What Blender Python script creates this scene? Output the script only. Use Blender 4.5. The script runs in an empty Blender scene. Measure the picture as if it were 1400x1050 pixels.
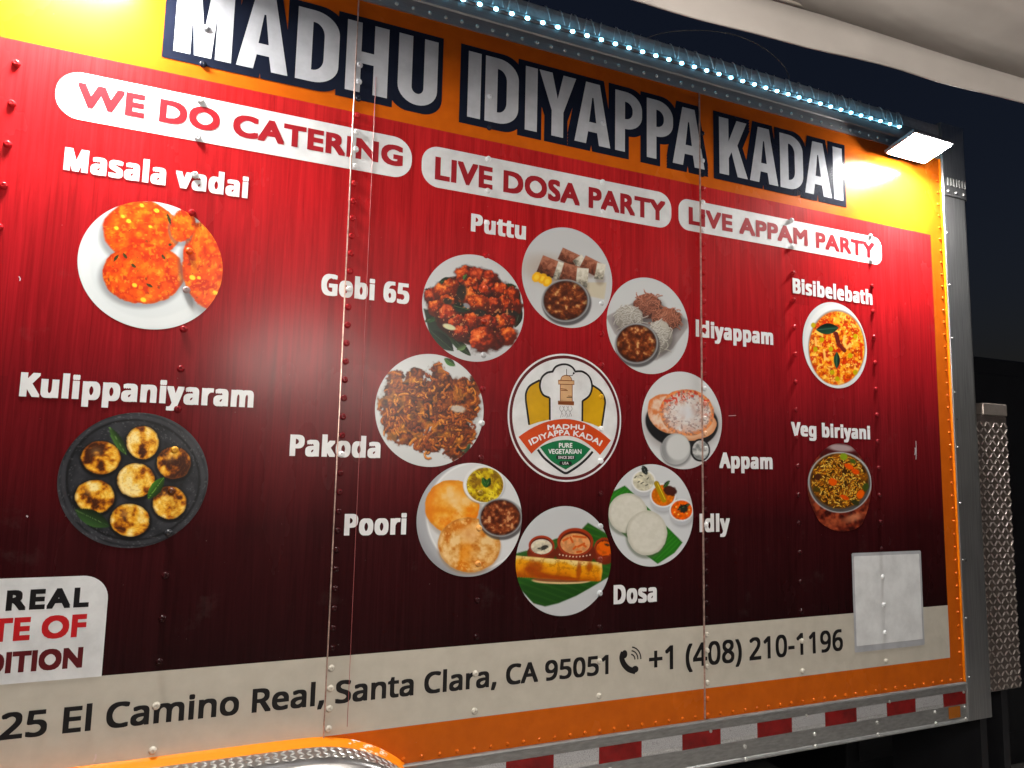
import bpy, bmesh, math, random
import numpy as np
from mathutils import Vector, Matrix
from mathutils.geometry import tessellate_polygon

random.seed(7)
SC = bpy.context.scene
COL = SC.collection

# ------------------------------------------------------------------ camera
# calibrated from the printed circles and straight edges of the truck wall (wall plane y = 0, 2 m away)
FPX, YAW, PITCH, ROLL = 994.4367, -0.412161, 0.114205, -0.0206837
CAM = np.array([0.0, -2.0, 1.6])
def _rot(y, p, r):
    cy, sy, cp, sp, cr, sr = math.cos(y), math.sin(y), math.cos(p), math.sin(p), math.cos(r), math.sin(r)
    return (np.array([[cy, -sy, 0], [sy, cy, 0], [0, 0, 1]]) @ np.array([[1, 0, 0], [0, cp, -sp], [0, sp, cp]])
            @ np.array([[cr, 0, sr], [0, 1, 0], [-sr, 0, cr]]))
ROT = _rot(YAW, PITCH, ROLL)
cam_data = bpy.data.cameras.new('camera')
cam = bpy.data.objects.new('camera', cam_data)
COL.objects.link(cam)
cam_data.sensor_width = 36.0
cam_data.lens = FPX / 1400.0 * 36.0
cam_data.clip_start, cam_data.clip_end = 0.02, 500.0
m4 = Matrix.Identity(4)
cx_, cy_, cz_ = ROT[:, 0], ROT[:, 2], -ROT[:, 1]
for i in range(3):
    m4[i][0], m4[i][1], m4[i][2], m4[i][3] = cx_[i], cy_[i], cz_[i], CAM[i]
cam.matrix_world = m4
SC.camera = cam

# ------------------------------------------------------------------ night sky
world = bpy.data.worlds.new('World')
SC.world = world
world.use_nodes = True
wn = world.node_tree
bg = wn.nodes['Background']
sky = wn.nodes.new('ShaderNodeTexSky')
sky.sky_type = 'NISHITA'
sky.sun_disc = False
sky.sun_elevation = math.radians(-2.0)
sky.sun_rotation = math.radians(150.0)
night = wn.nodes.new('ShaderNodeMix')            # the last twilight, cooled to night blue
night.data_type = 'RGBA'
night.blend_type = 'MULTIPLY'
night.inputs[0].default_value = 1.0
night.inputs[7].default_value = (0.58, 0.74, 1.15, 1.0)
wn.links.new(sky.outputs[0], night.inputs[6])
wn.links.new(night.outputs[2], bg.inputs[0])
bg.inputs[1].default_value = 0.10

SC.view_settings.view_transform = 'Standard'
SC.view_settings.look = 'None'
SC.view_settings.gamma = 1.0
SC.view_settings.use_curve_mapping = False
SC.view_settings.exposure = 0.0
SC.cycles.use_denoising = True
SC.cycles.max_bounces = 6
SC.cycles.sample_clamp_indirect = 6.0

FLOOD_STRENGTH = 600.0
FILL_STRENGTH = 200.0
LED_STRENGTH = 24.0

# ------------------------------------------------------------------ helpers: geometry of the photograph
def ray(px, py):
    return ROT @ np.array([(px - 700.0) / FPX, 1.0, -(py - 525.0) / FPX])
def W(px, py, y=0.0):
    """photo pixel -> (x, z) on the plane parallel to the wall at depth y"""
    d = ray(px, py)
    t = (y - CAM[1]) / d[1]
    return float(CAM[0] + d[0] * t), float(CAM[2] + d[2] * t)
def to_px(x, z, y=0.0):
    v = np.stack([np.asarray(x) - CAM[0], np.full(np.shape(x), y - CAM[1]), np.asarray(z) - CAM[2]], -1) @ ROT
    return 700 + FPX * v[..., 0] / v[..., 1], 525 - FPX * v[..., 2] / v[..., 1]

# ------------------------------------------------------------------ helpers: objects
def link(o, parent=None):
    COL.objects.link(o)
    if parent is not None:
        o.parent = parent
        if parent.type == 'EMPTY':
            o.matrix_parent_inverse = Matrix.Translation(-Vector(parent.location))
    return o
def mesh_obj(name, verts, faces, mat, parent=None, smooth=False):
    me = bpy.data.meshes.new(name)
    me.from_pydata([tuple(v) for v in verts], [], faces)
    if smooth:
        me.polygons.foreach_set('use_smooth', [True] * len(me.polygons))
    me.update()
    if mat is not None:
        me.materials.append(mat)
    return link(bpy.data.objects.new(name, me), parent)
def bm_obj(name, bm, mat, parent=None, smooth=False):
    me = bpy.data.meshes.new(name)
    bm.normal_update()
    bm.to_mesh(me)
    bm.free()
    if smooth:
        me.polygons.foreach_set('use_smooth', [True] * len(me.polygons))
    me.materials.append(mat)
    return link(bpy.data.objects.new(name, me), parent)
def empty(name, loc, label, cat, group=None):
    o = bpy.data.objects.new(name, None)
    o.location = loc
    o.empty_display_size = 0.1
    COL.objects.link(o)
    tag(o, label, cat, group)
    return o
def tag(o, label, cat, group=None):
    o['label'] = label
    o['category'] = cat
    if group:
        o['group'] = group
    return o
def box(bm, x0, x1, y0, y1, z0, z1, bev=0.0, seg=2):
    r = bmesh.ops.create_cube(bm, size=1.0)
    for v in r['verts']:
        v.co = Vector((x0 + (v.co.x + .5) * (x1 - x0), y0 + (v.co.y + .5) * (y1 - y0), z0 + (v.co.z + .5) * (z1 - z0)))
    if bev > 0:
        es = list({e for v in r['verts'] for e in v.link_edges})
        bmesh.ops.bevel(bm, geom=es, offset=bev, segments=seg, affect='EDGES', profile=0.5)
def tube(bm, pts, rad, seg=8, cap=True):
    pts = [Vector(p) for p in pts]
    rings = []
    for i, p in enumerate(pts):
        t = (pts[min(i + 1, len(pts) - 1)] - pts[max(i - 1, 0)]).normalized()
        a = t.cross(Vector((0, 0, 1)))
        if a.length < 1e-3:
            a = t.cross(Vector((0, 1, 0)))
        a.normalize()
        b = t.cross(a)
        r = rad[i] if isinstance(rad, (list, tuple)) else rad
        rings.append([bm.verts.new(p + (a * math.cos(2 * math.pi * k / seg) + b * math.sin(2 * math.pi * k / seg)) * r) for k in range(seg)])
    for r0, r1 in zip(rings, rings[1:]):
        for k in range(seg):
            bm.faces.new((r0[k], r0[(k + 1) % seg], r1[(k + 1) % seg], r1[k]))
    if cap:
        bm.faces.new(rings[0][::-1])
        bm.faces.new(rings[-1])
def extrude_profile(name, prof, x0, x1, mat, parent, closed=True, smooth=False):
    """profile points (y, z) swept along x"""
    n = len(prof)
    v = [(x0, y, z) for y, z in prof] + [(x1, y, z) for y, z in prof]
    f = [(i, (i + 1) % n, n + (i + 1) % n, n + i) for i in range(n if closed else n - 1)]
    if closed:
        f += [tuple(range(n - 1, -1, -1)), tuple(range(n, 2 * n))]
    o = mesh_obj(name, v, f, mat, parent, smooth)
    bm = bmesh.new()
    bm.from_mesh(o.data)
    bmesh.ops.recalc_face_normals(bm, faces=bm.faces)
    bm.to_mesh(o.data)
    bm.free()
    return o

# ------------------------------------------------------------------ helpers: materials
def srgb(r, g, b):
    f = lambda c: (c / 12.92 if c <= 0.04045 else ((c + 0.055) / 1.055) ** 2.4)
    return (f(r / 255), f(g / 255), f(b / 255), 1.0)
MATS = {}
def new_mat(name):
    m = bpy.data.materials.new(name)
    m.use_nodes = True
    nt = m.node_tree
    return m, nt, nt.nodes['Principled BSDF']
def N(nt, typ, **kw):
    n = nt.nodes.new(typ)
    for k, v in kw.items():
        if isinstance(k, str) and hasattr(n, k):
            setattr(n, k, v)
    return n
def math_node(nt, op, a, b=None, c=None):
    n = nt.nodes.new('ShaderNodeMath')
    n.operation = op
    for i, s in enumerate((a, b, c)):
        if s is None:
            continue
        if isinstance(s, (int, float)):
            n.inputs[i].default_value = s
        else:
            nt.links.new(s, n.inputs[i])
    return n.outputs[0]
def mix_col(nt, fac, a, b, blend='MIX'):
    n = nt.nodes.new('ShaderNodeMix')
    n.data_type = 'RGBA'
    n.blend_type = blend
    n.clamp_factor = True
    for s, idx in ((fac, 0), (a, 6), (b, 7)):
        if isinstance(s, (int, float)):
            n.inputs[idx].default_value = s
        elif isinstance(s, tuple):
            n.inputs[idx].default_value = s
        else:
            nt.links.new(s, n.inputs[idx])
    return n.outputs[2]
def noise(nt, scale, vec=None, detail=4.0, rough=0.55, dist=0.0):
    n = nt.nodes.new('ShaderNodeTexNoise')
    n.inputs['Scale'].default_value = scale
    n.inputs['Detail'].default_value = detail
    n.inputs['Roughness'].default_value = rough
    n.inputs['Distortion'].default_value = dist
    if vec is not None:
        nt.links.new(vec, n.inputs['Vector'])
    return n.outputs['Fac']
def ramp(nt, fac, stops):
    n = nt.nodes.new('ShaderNodeValToRGB')
    cr = n.color_ramp
    while len(cr.elements) < len(stops):
        cr.elements.new(0.5)
    for e, (p, c) in zip(cr.elements, stops):
        e.position = p
        e.color = c if len(c) == 4 else (*c, 1.0)
    nt.links.new(fac, n.inputs[0])
    return n.outputs[0]
def wpos(nt, scale=None):
    g = nt.nodes.new('ShaderNodeNewGeometry')
    if scale is None:
        return g.outputs['Position']
    v = nt.nodes.new('ShaderNodeVectorMath')
    v.operation = 'MULTIPLY'
    v.inputs[1].default_value = scale
    nt.links.new(g.outputs['Position'], v.inputs[0])
    return v.outputs[0]
def bump(nt, bsdf, height, strength=0.1, dist=0.01):
    b = nt.nodes.new('ShaderNodeBump')
    b.inputs['Strength'].default_value = strength
    b.inputs['Distance'].default_value = dist
    nt.links.new(height, b.inputs['Height'])
    nt.links.new(b.outputs[0], bsdf.inputs['Normal'])
def gloss(bsdf, rough, coat=0.0, spec=0.5):
    bsdf.inputs['Roughness'].default_value = rough
    bsdf.inputs['Specular IOR Level'].default_value = spec
    if coat:
        bsdf.inputs['Coat Weight'].default_value = coat
        bsdf.inputs['Coat Roughness'].default_value = 0.12
def vinyl(name, c, rough=0.34, dirt=0.10):
    """printed vinyl: even ink, faint dust and the panel's slight waviness"""
    m, nt, b = new_mat(name)
    f = noise(nt, 14.0, wpos(nt), 5.0, 0.6)
    dark = tuple(x * (1 - 2 * dirt) for x in c[:3]) + (1.0,)
    col = ramp(nt, f, [(0.30, dark), (0.62, c)])
    nt.links.new(col, b.inputs['Base Color'])
    gloss(b, rough, spec=0.35)
    bump(nt, b, noise(nt, 7.0, wpos(nt), 2.0), 0.05, 0.004)
    return m
def metal(name, c, rough=0.35, streak=(3.0, 3.0, 60.0), var=0.25, metallic=0.55):
    m, nt, b = new_mat(name)
    f = noise(nt, 4.0, wpos(nt, streak), 5.0, 0.6)
    col = ramp(nt, f, [(0.25, tuple(x * (1 - var) for x in c[:3]) + (1.0,)), (0.75, c)])
    nt.links.new(col, b.inputs['Base Color'])
    b.inputs['Metallic'].default_value = metallic
    rr = math_node(nt, 'MULTIPLY_ADD', noise(nt, 9.0, wpos(nt), 5.0), 0.25, rough - 0.1)
    nt.links.new(rr, b.inputs['Roughness'])
    bump(nt, b, f, 0.06, 0.002)
    return m
def emit(name, c, s):
    m, nt, b = new_mat(name)
    b.inputs['Base Color'].default_value = (0.8, 0.8, 0.8, 1)
    b.inputs['Emission Color'].default_value = c
    b.inputs['Emission Strength'].default_value = s
    return m

# heights of the printed bands and the wall's edges, read off the photograph
Z_TOP, Z_RED, Z_BAND1, Z_BAND0, Z_RAIL, Z_SKIRT = 2.945, 2.600, 1.0964, 0.8974, 0.8011, 0.6547
X_LEFT, X_SEAM1, X_LAP, X_SEAM2, X_RED, X_RIGHT = -1.9, 0.361, 0.4221, 1.5797, 2.7659, 2.838

def make_wrap():
    m, nt, b = new_mat('printed_wrap')
    sep = nt.nodes.new('ShaderNodeSeparateXYZ')
    nt.links.new(wpos(nt), sep.inputs[0])
    x, z = sep.outputs[0], sep.outputs[2]
    # the printed red wood: planks of uneven tone, long grain, ink fading from red to maroon
    g = math_node(nt, 'DIVIDE', math_node(nt, 'SUBTRACT', z, Z_BAND1), Z_RED - Z_BAND1)
    g = math_node(nt, 'ADD', g, math_node(nt, 'MULTIPLY_ADD', noise(nt, 1.2, wpos(nt), 2.0), 0.10, -0.05))
    red = ramp(nt, g, [(0.0, srgb(34, 11, 13)), (0.22, srgb(52, 14, 17)), (0.45, srgb(106, 20, 26)), (0.62, srgb(148, 22, 29)),
                       (0.82, srgb(170, 26, 31)), (1.0, srgb(172, 34, 36))])
    plank = nt.nodes.new('ShaderNodeTexWhiteNoise')
    plank.noise_dimensions = '2D'
    cx = nt.nodes.new('ShaderNodeCombineXYZ')
    px = math_node(nt, 'FLOOR', math_node(nt, 'DIVIDE', math_node(nt, 'ADD', x, 5.0), 0.118))
    pz = math_node(nt, 'FLOOR', math_node(nt, 'ADD', math_node(nt, 'DIVIDE', z, 1.9), math_node(nt, 'MULTIPLY', px, 0.37)))
    nt.links.new(px, cx.inputs[0])
    nt.links.new(pz, cx.inputs[1])
    nt.links.new(cx.outputs[0], plank.inputs['Vector'])
    tone = math_node(nt, 'MULTIPLY_ADD', plank.outputs['Value'], 0.22, 0.86)
    grain = noise(nt, 1.0, wpos(nt, (70.0, 1.0, 2.4)), 6.0, 0.66, 1.2)
    tone = math_node(nt, 'MULTIPLY', tone, math_node(nt, 'MULTIPLY_ADD', grain, 1.6, 0.22))
    vm = nt.nodes.new('ShaderNodeVectorMath')
    vm.operation = 'SCALE'
    nt.links.new(red, vm.inputs[0])
    nt.links.new(tone, vm.inputs['Scale'])
    red = vm.outputs[0]
    fine = noise(nt, 20.0, wpos(nt), 5.0)
    orange = ramp(nt, fine, [(0.3, srgb(184, 86, 16)), (0.7, srgb(198, 95, 18))])
    beige = ramp(nt, fine, [(0.3, srgb(184, 178, 166)), (0.7, srgb(194, 188, 176))])
    in_x = math_node(nt, 'LESS_THAN', x, X_RED)
    is_red = math_node(nt, 'MULTIPLY', in_x, math_node(nt, 'MULTIPLY', math_node(nt, 'LESS_THAN', z, Z_RED), math_node(nt, 'GREATER_THAN', z, Z_BAND1)))
    is_band = math_node(nt, 'MULTIPLY', in_x, math_node(nt, 'MULTIPLY', math_node(nt, 'LESS_THAN', z, Z_BAND1), math_node(nt, 'GREATER_THAN', z, Z_BAND0)))
    c = mix_col(nt, is_red, orange, red)
    c = mix_col(nt, is_band, c, beige)
    speck = math_node(nt, 'GREATER_THAN', noise(nt, 130.0, wpos(nt), 1.0), 0.80)
    scuff = math_node(nt, 'MULTIPLY', math_node(nt, 'MAXIMUM', math_node(nt, 'MULTIPLY_ADD', noise(nt, 7.0, wpos(nt), 6.0, 0.7), 4.0, -2.4), 0.0), 0.06)
    c = mix_col(nt, math_node(nt, 'MAXIMUM', math_node(nt, 'MULTIPLY', speck, 0.30), scuff), c, (0.35, 0.31, 0.28, 1.0))
    nt.links.new(c, b.inputs['Base Color'])
    gloss(b, 0.30, spec=0.14)
    rr = math_node(nt, 'MULTIPLY_ADD', noise(nt, 3.0, wpos(nt, (1.0, 1.0, 0.5)), 5.0), 0.16, 0.18)
    nt.links.new(rr, b.inputs['Roughness'])
    h = math_node(nt, 'ADD', noise(nt, 4.0, wpos(nt), 2.0), math_node(nt, 'MULTIPLY', noise(nt, 160.0, wpos(nt), 2.0), 0.03))
    bump(nt, b, h, 0.06, 0.006)
    return m
WRAP = make_wrap()
WHITE = vinyl('white_print', srgb(222, 224, 226))
WHITE_TXT = vinyl('white_letter_print', srgb(226, 227, 229), dirt=0.05)
SILVER = vinyl('silver_letter_print', srgb(186, 188, 195), 0.16)
NAVY = vinyl('navy_print', srgb(26, 30, 44), 0.16)
REDTXT = vinyl('dark_red_print', srgb(158, 28, 38))
REDTXT2 = vinyl('bright_red_print', srgb(190, 28, 34))
MAROON = vinyl('maroon_print', srgb(92, 20, 26))
BLACK = vinyl('black_print', srgb(24, 22, 24))
YELLOW = vinyl('mustard_print', srgb(206, 158, 10))
TAN = vinyl('tan_print', srgb(206, 164, 120))
BANNER = vinyl('orange_red_print', srgb(204, 70, 18))
GREEN = vinyl('green_print', srgb(14, 112, 66))
GREY = vinyl('grey_print', srgb(130, 130, 132))
MELON = vinyl('orange_print', srgb(214, 96, 24))
BROWNP = vinyl('brown_print', srgb(128, 66, 30))
ALU = metal('brushed_aluminium', (0.36, 0.36, 0.355, 1), 0.36, (8.0, 8.0, 30.0), .4)
ALU_V = metal('aluminium_post', (0.50, 0.50, 0.50, 1), 0.30, (60.0, 60.0, 1.2), .45, .85)
ALU_D = metal('dull_aluminium', (0.40, 0.40, 0.42, 1), 0.42)
STEEL = metal('zinc_steel', (0.60, 0.59, 0.57, 1), 0.30)
PLATE = metal('tread_plate_metal', (0.20, 0.165, 0.15, 1), 0.40, (8.0, 8.0, 8.0))
PLATE_L = metal('tread_plate_lozenge', (0.36, 0.31, 0.28, 1), 0.30, (8.0, 8.0, 8.0))
DARK = vinyl('dark_paint', srgb(30, 30, 34), 0.5)
RUBBER = vinyl('rubber', srgb(26, 26, 27), 0.75)
ORANGE_TRIM = vinyl('orange_enamel', srgb(236, 128, 14), 0.25)

# ------------------------------------------------------------------ the setting: ground
def make_ground():
    m, nt, b = new_mat('worn_concrete')
    f = noise(nt, 90.0, wpos(nt), 8.0, 0.7)
    l = noise(nt, 0.8, wpos(nt), 4.0)
    c = ramp(nt, math_node(nt, 'MULTIPLY_ADD', l, 0.4, math_node(nt, 'MULTIPLY', f, 0.6)), [(0.3, (0.28, 0.27, 0.255, 1)), (0.7, (0.42, 0.405, 0.385, 1))])
    nt.links.new(c, b.inputs['Base Color'])
    gloss(b, 0.85)
    bump(nt, b, f, 0.5, 0.01)
    o = mesh_obj('ground', [(-120, -120, 0), (120, -120, 0), (120, 120, 0), (-120, 120, 0)], [(0, 1, 2, 3)], m)
    o['kind'] = 'structure'
make_ground()

# ------------------------------------------------------------------ the food truck
TRUCK = empty('food_truck', (0.5, 1.1, 0.0), 'red and orange food truck wrapped with dish pictures and white lettering', 'food truck')

def panel(x0, x1, y, label):
    """wall sheet with enough faces to carry the wave in the metal"""
    bm = bmesh.new()
    box(bm, x0, x1, y, 0.03, Z_RAIL, Z_TOP + 0.03)
    o = bm_obj('wall_panel', bm, WRAP, TRUCK)
    o['label'] = label
    return o
panel(X_LEFT, X_SEAM1, 0.0, 'red wall sheet printed with two dishes in one column')
panel(X_SEAM1, X_SEAM2, -0.0004, 'red wall sheet printed with the ring of dishes round the emblem')
panel(X_SEAM2, X_RIGHT, 0.0, 'red wall sheet with the blank white sticker')

bm = bmesh.new()
box(bm, X_LEFT, 2.93, 0.031, 2.2, 0.70, 3.08)
bm_obj('body_shell', bm, DARK, TRUCK)
bm = bmesh.new()
for y in (0.45, 1.65):
    box(bm, X_LEFT, 2.85, y, y + 0.09, 0.50, 0.70)
for x in np.arange(-1.6, 2.8, 0.6):
    box(bm, x, x + 0.06, 0.12, 2.1, 0.60, 0.698)
bm_obj('chassis', bm, DARK, TRUCK)

def wheel(x, y):
    bm = bmesh.new()
    prof = [(0.21, 0.0), (0.30, -0.015), (0.355, 0.02), (0.365, 0.05), (0.365, 0.17), (0.355, 0.20), (0.30, 0.235), (0.21, 0.22)]
    n = 36
    rings = [[bm.verts.new((x + r * math.cos(2 * math.pi * k / n), y + d, 0.366 + r * math.sin(2 * math.pi * k / n))) for r, d in prof] for k in range(n)]
    for k in range(n):
        for j in range(len(prof) - 1):
            bm.faces.new((rings[k][j], rings[k][j + 1], rings[(k + 1) % n][j + 1], rings[(k + 1) % n][j]))
    t = bm_obj('wheel', bm, RUBBER, TRUCK, True)
    bm = bmesh.new()
    prof = [(0.0, 0.03), (0.05, 0.02), (0.06, 0.06), (0.15, 0.06), (0.19, 0.02), (0.212, 0.004), (0.212, 0.21)]
    rings = [[bm.verts.new((x + r * math.cos(2 * math.pi * k / n), y + d, 0.366 + r * math.sin(2 * math.pi * k / n))) for r, d in prof[1:]] for k in range(n)]
    c = bm.verts.new((x, y + 0.03, 0.366))
    for k in range(n):
        bm.faces.new((c, rings[k][0], rings[(k + 1) % n][0]))
        for j in range(len(prof) - 2):
            bm.faces.new((rings[k][j], rings[k][j + 1], rings[(k + 1) % n][j + 1], rings[(k + 1) % n][j]))
    bm_obj('rim', bm, STEEL, t, True)
wheel(0.05, 0.06)
wheel(-0.85, 0.06)

# lap edges where the sheets overlap
def lap(x, w, d, mat, z0=Z_RAIL, z1=Z_TOP):
    bm = bmesh.new()
    box(bm, x - w / 2, x + w / 2, -d, 0.0, z0, z1, 0.0006, 1)
    return bm_obj('lap_edge', bm, mat, TRUCK)
EDGE = metal('bare_sheet_edge', (0.75, 0.50, 0.42, 1), 0.30, (3.0, 3.0, 12.0), 0.7)
lap(X_SEAM1 + 0.001, 0.0032, 0.0046, EDGE)
lap(X_SEAM2, 0.0040, 0.0056, EDGE)
lap(X_LAP, 0.0010, 0.0030, vinyl('wrap_overlap', srgb(170, 90, 90), 0.3), 0.915, 2.72)

# ------------------------------------------------------------------ flat print: polygons on the wall
L1, L2, L3, L4, L5 = -0.0008, -0.00105, -0.0013, -0.00155, -0.0018
def flat(name, outlines, y, mat, parent):
    """outlines: list of (outer, [holes]) in wall coordinates (x, z)"""
    vs, fs = [], []
    for outer, holes in outlines:
        loops = [[Vector((p[0], p[1], 0)) for p in l] for l in [outer] + list(holes)]
        base = len(vs)
        for l in loops:
            vs += [(p.x, y, p.y) for p in l]
        fs += [tuple(base + i for i in t) for t in tessellate_polygon(loops)]
    me = mesh_obj(name, vs, fs, mat, parent)
    fix_normals(me)
    note_ink(np.array(vs)[:, [0, 2]], fs, mat, y)
    return me
INK = []
def note_ink(v, f, mat, y):
    """remember what is printed where, so that a rivet under it is wrapped in the same colour"""
    tri = [t for t in f if len(t) == 3] + [(t[0], t[k], t[k + 1]) for t in f if len(t) > 3 for k in range(1, len(t) - 1)]
    INK.append((y, v[np.array(tri)], mat))
def ink_hit(tri, x, z):
    a, b, c = tri[:, 0], tri[:, 1], tri[:, 2]
    cr = lambda p, q: (q[:, 0] - p[:, 0]) * (z - p[:, 1]) - (q[:, 1] - p[:, 1]) * (x - p[:, 0])
    d0, d1, d2 = cr(a, b), cr(b, c), cr(c, a)
    return bool((((d0 >= 0) & (d1 >= 0) & (d2 >= 0)) | ((d0 <= 0) & (d1 <= 0) & (d2 <= 0))).any())
def fix_normals(o):
    bm = bmesh.new()
    bm.from_mesh(o.data)
    for f in bm.faces:
        f.normal_update()
    bmesh.ops.reverse_faces(bm, faces=[f for f in bm.faces if f.normal.y > 0])
    bm.to_mesh(o.data)
    bm.free()
def circle(cx, cz, rx, rz=None, n=96):
    rz = rz or rx
    return [(cx + rx * math.cos(2 * math.pi * k / n), cz + rz * math.sin(2 * math.pi * k / n)) for k in range(n)]
def round_rect(x0, x1, z0, z1, rads, n=10):
    """rads: bottom-left, bottom-right, top-right, top-left"""
    out = []
    for (cx, cz, a0), r in zip(((x0, z0, 180), (x1, z0, 270), (x1, z1, 0), (x0, z1, 90)), rads):
        if r <= 0:
            out.append((cx, cz))
            continue
        ox = cx + (r if cx == x0 else -r)
        oz = cz + (r if cz == z0 else -r)
        for k in range(n + 1):
            a = math.radians(a0 + 90 * k / n)
            out.append((ox + r * math.cos(a), oz + r * math.sin(a)))
    return out
def stroke(pts, w, closed=False):
    """thick polyline as one quad strip outline per segment, with round joints"""
    out = []
    pts = [Vector((p[0], p[1])) for p in pts]
    if closed:
        pts.append(pts[0])
    left, right = [], []
    for i, p in enumerate(pts):
        t = (pts[min(i + 1, len(pts) - 1)] - pts[max(i - 1, 0)]).normalized()
        nrm = Vector((-t.y, t.x)) * w / 2
        left.append(tuple(p + nrm))
        right.append(tuple(p - nrm))
    return left + right[::-1]
def smooth_path(pts, sub=6):
    out = []
    P = [np.array(p, float) for p in pts]
    for i in range(len(P) - 1):
        p0, p1, p2, p3 = P[max(i - 1, 0)], P[i], P[i + 1], P[min(i + 2, len(P) - 1)]
        for k in range(sub):
            t = k / sub
            out.append(tuple(0.5 * ((2 * p1) + (p2 - p0) * t + (2 * p0 - 5 * p1 + 4 * p2 - p3) * t * t + (3 * p1 - p0 - 3 * p2 + p3) * t ** 3)))
    out.append(tuple(P[-1]))
    return out

# --- text set in Blender's own letterforms, fitted to the measured line
_font_cache = {}
import os
FONT_SANS = None
try:
    _fp = os.path.join(bpy.utils.resource_path('LOCAL'), 'datafiles', 'fonts', 'NotoSansMath-Regular.woff2')   # shipped with Blender
    if os.path.exists(_fp):
        FONT_SANS = bpy.data.fonts.load(_fp)
except Exception:
    FONT_SANS = None
def raw_text(s, track=1.0, res=4, font=None):
    key = (s, track, res, font.name if font else '')
    if key not in _font_cache:
        c = bpy.data.curves.new('lettering', 'FONT')
        c.body = s
        c.space_character = track
        c.resolution_u = res
        if font:
            c.font = font
        o = bpy.data.objects.new('lettering', c)
        COL.objects.link(o)
        dg = bpy.context.evaluated_depsgraph_get()
        me = bpy.data.meshes.new_from_object(o.evaluated_get(dg))
        v = np.zeros(len(me.vertices) * 3)
        me.vertices.foreach_get('co', v)
        f = [tuple(p.vertices) for p in me.polygons]
        COL.objects.unlink(o)
        bpy.data.objects.remove(o)
        bpy.data.curves.remove(c)
        bpy.data.meshes.remove(me)
        _font_cache[key] = (v.reshape(-1, 3)[:, :2], f)
    return _font_cache[key]
def cap_height(font):
    return raw_text('H', 1.0, 4, font)[0][:, 1].max()
CAP = cap_height(None)
def word_parts(v, f, s):
    """faces grouped by word, found from the gaps between the letters"""
    nw = len(s.split())
    if nw == 1:
        return [f]
    iv = sorted((min(v[i, 0] for i in t), max(v[i, 0] for i in t)) for t in f)
    runs = [list(iv[0])]
    for a, b in iv[1:]:
        if a > runs[-1][1] + 1e-6:
            runs.append([a, b])
        else:
            runs[-1][1] = max(runs[-1][1], b)
    gaps = sorted(((runs[i + 1][0] - runs[i][1], (runs[i + 1][0] + runs[i][1]) / 2) for i in range(len(runs) - 1)), reverse=True)[:nw - 1]
    cuts = sorted(g[1] for g in gaps)
    out = [[] for _ in range(nw)]
    for t in f:
        m = sum(v[i, 0] for i in t) / len(t)
        out[sum(m > c for c in cuts)].append(t)
    return [o for o in out if o]
def text(s, x0, x1, zb, cap, mat, parent, y=L3, bold=(0.0, 0.0), track=1.0, nshift=8, name='lettering', font=None, shear=0.0):
    """s between x0 and x1, baseline zb, capital height cap; bold thickens the strokes by laying slightly shifted copies"""
    v, f = raw_text(s, track, 4, font)
    bx, bz = bold
    lo, hi = v[:, 0].min(), v[:, 0].max()
    X = x0 + bx + (v[:, 0] - lo) / (hi - lo) * (x1 - x0 - 2 * bx)
    Zc = zb + bz + v[:, 1] / cap_height(font) * (cap - 2 * bz)
    X = X + shear * (Zc - zb)
    shifts = [(0, 0)]
    if bx or bz:
        shifts += [(a * bx, b * bz) for a in (-1, 0, 1) for b in (-1, 0, 1) if a or b]
    for part in word_parts(v, f, s):
        used = sorted({i for t in part for i in t})
        re = {q: i for i, q in enumerate(used)}
        V, F = [], []
        for i, (sx, sz) in enumerate(shifts):
            base = len(used) * i
            V.append(np.stack([X[used] + sx, np.full(len(used), y - 0.000012 * i), Zc[used] + sz], 1))
            F += [tuple(base + re[q] for q in t) for t in part]
        VV = np.concatenate(V)
        o = mesh_obj(name, VV, F, mat, parent)
        fix_normals(o)
        note_ink(VV[:, [0, 2]], F, mat, y)
    return o
def text_px(s, bl, br, top, mat, parent, **kw):
    """bl: photo pixel of the baseline's left end, br: of its right end, top: of a capital's top"""
    (xa, za), (xb, zb), (xt, zt) = W(*bl), W(*br), W(*top)
    zm = kw.pop('zbase', (za + zb) / 2)
    return text(s, xa, xb, zm, zt - za, mat, parent, **kw)

# --- captions over the dishes
CAPT = [
    ('Masala vadai', (86.4, 232.5), (338.5, 271), (89, 201.6)), ('Kulippaniyaram', (26.0, 541.6), (346, 557.5), (30.2, 508.7)),
    ('Gobi 65', (438.5, 404), (559, 415), (440.5, 375)), ('Pakoda', (395.5, 622.9), (519.5, 626.5), (397.3, 593.7)),
    ('Poori', (470.0, 732.2), (555.0, 730.5), (472, 702.7)), ('Puttu', (643.5, 316.1), (718.6, 328), (644.5, 291.8)),
    ('Idiyappam', (951.0, 460.4), (1056.8, 471.4), (951, 438.4)), ('Appam', (983.2, 639.4), (1056.0, 642), (983.4, 618.0)),
    ('Idly', (956.2, 726.4), (997.5, 727.6), (956, 702.6)), ('Dosa', (838.6, 825), (897.6, 823.4), (839.2, 798.8)),
    ('Bisibelebath', (1083.6, 401.2), (1192.6, 416.6), (1083.4, 380.6)), ('Veg biriyani', (1081.4, 594.4), (1189.5, 602), (1081.2, 575.4)),
]
for s, bl, br, tp in CAPT:
    text_px(s if not FONT_SANS else s.replace('I', 'l'), bl, br, tp, WHITE_TXT, TRUCK, y=L3, bold=(0.0044, 0.0024), track=1.12, font=FONT_SANS)

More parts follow.
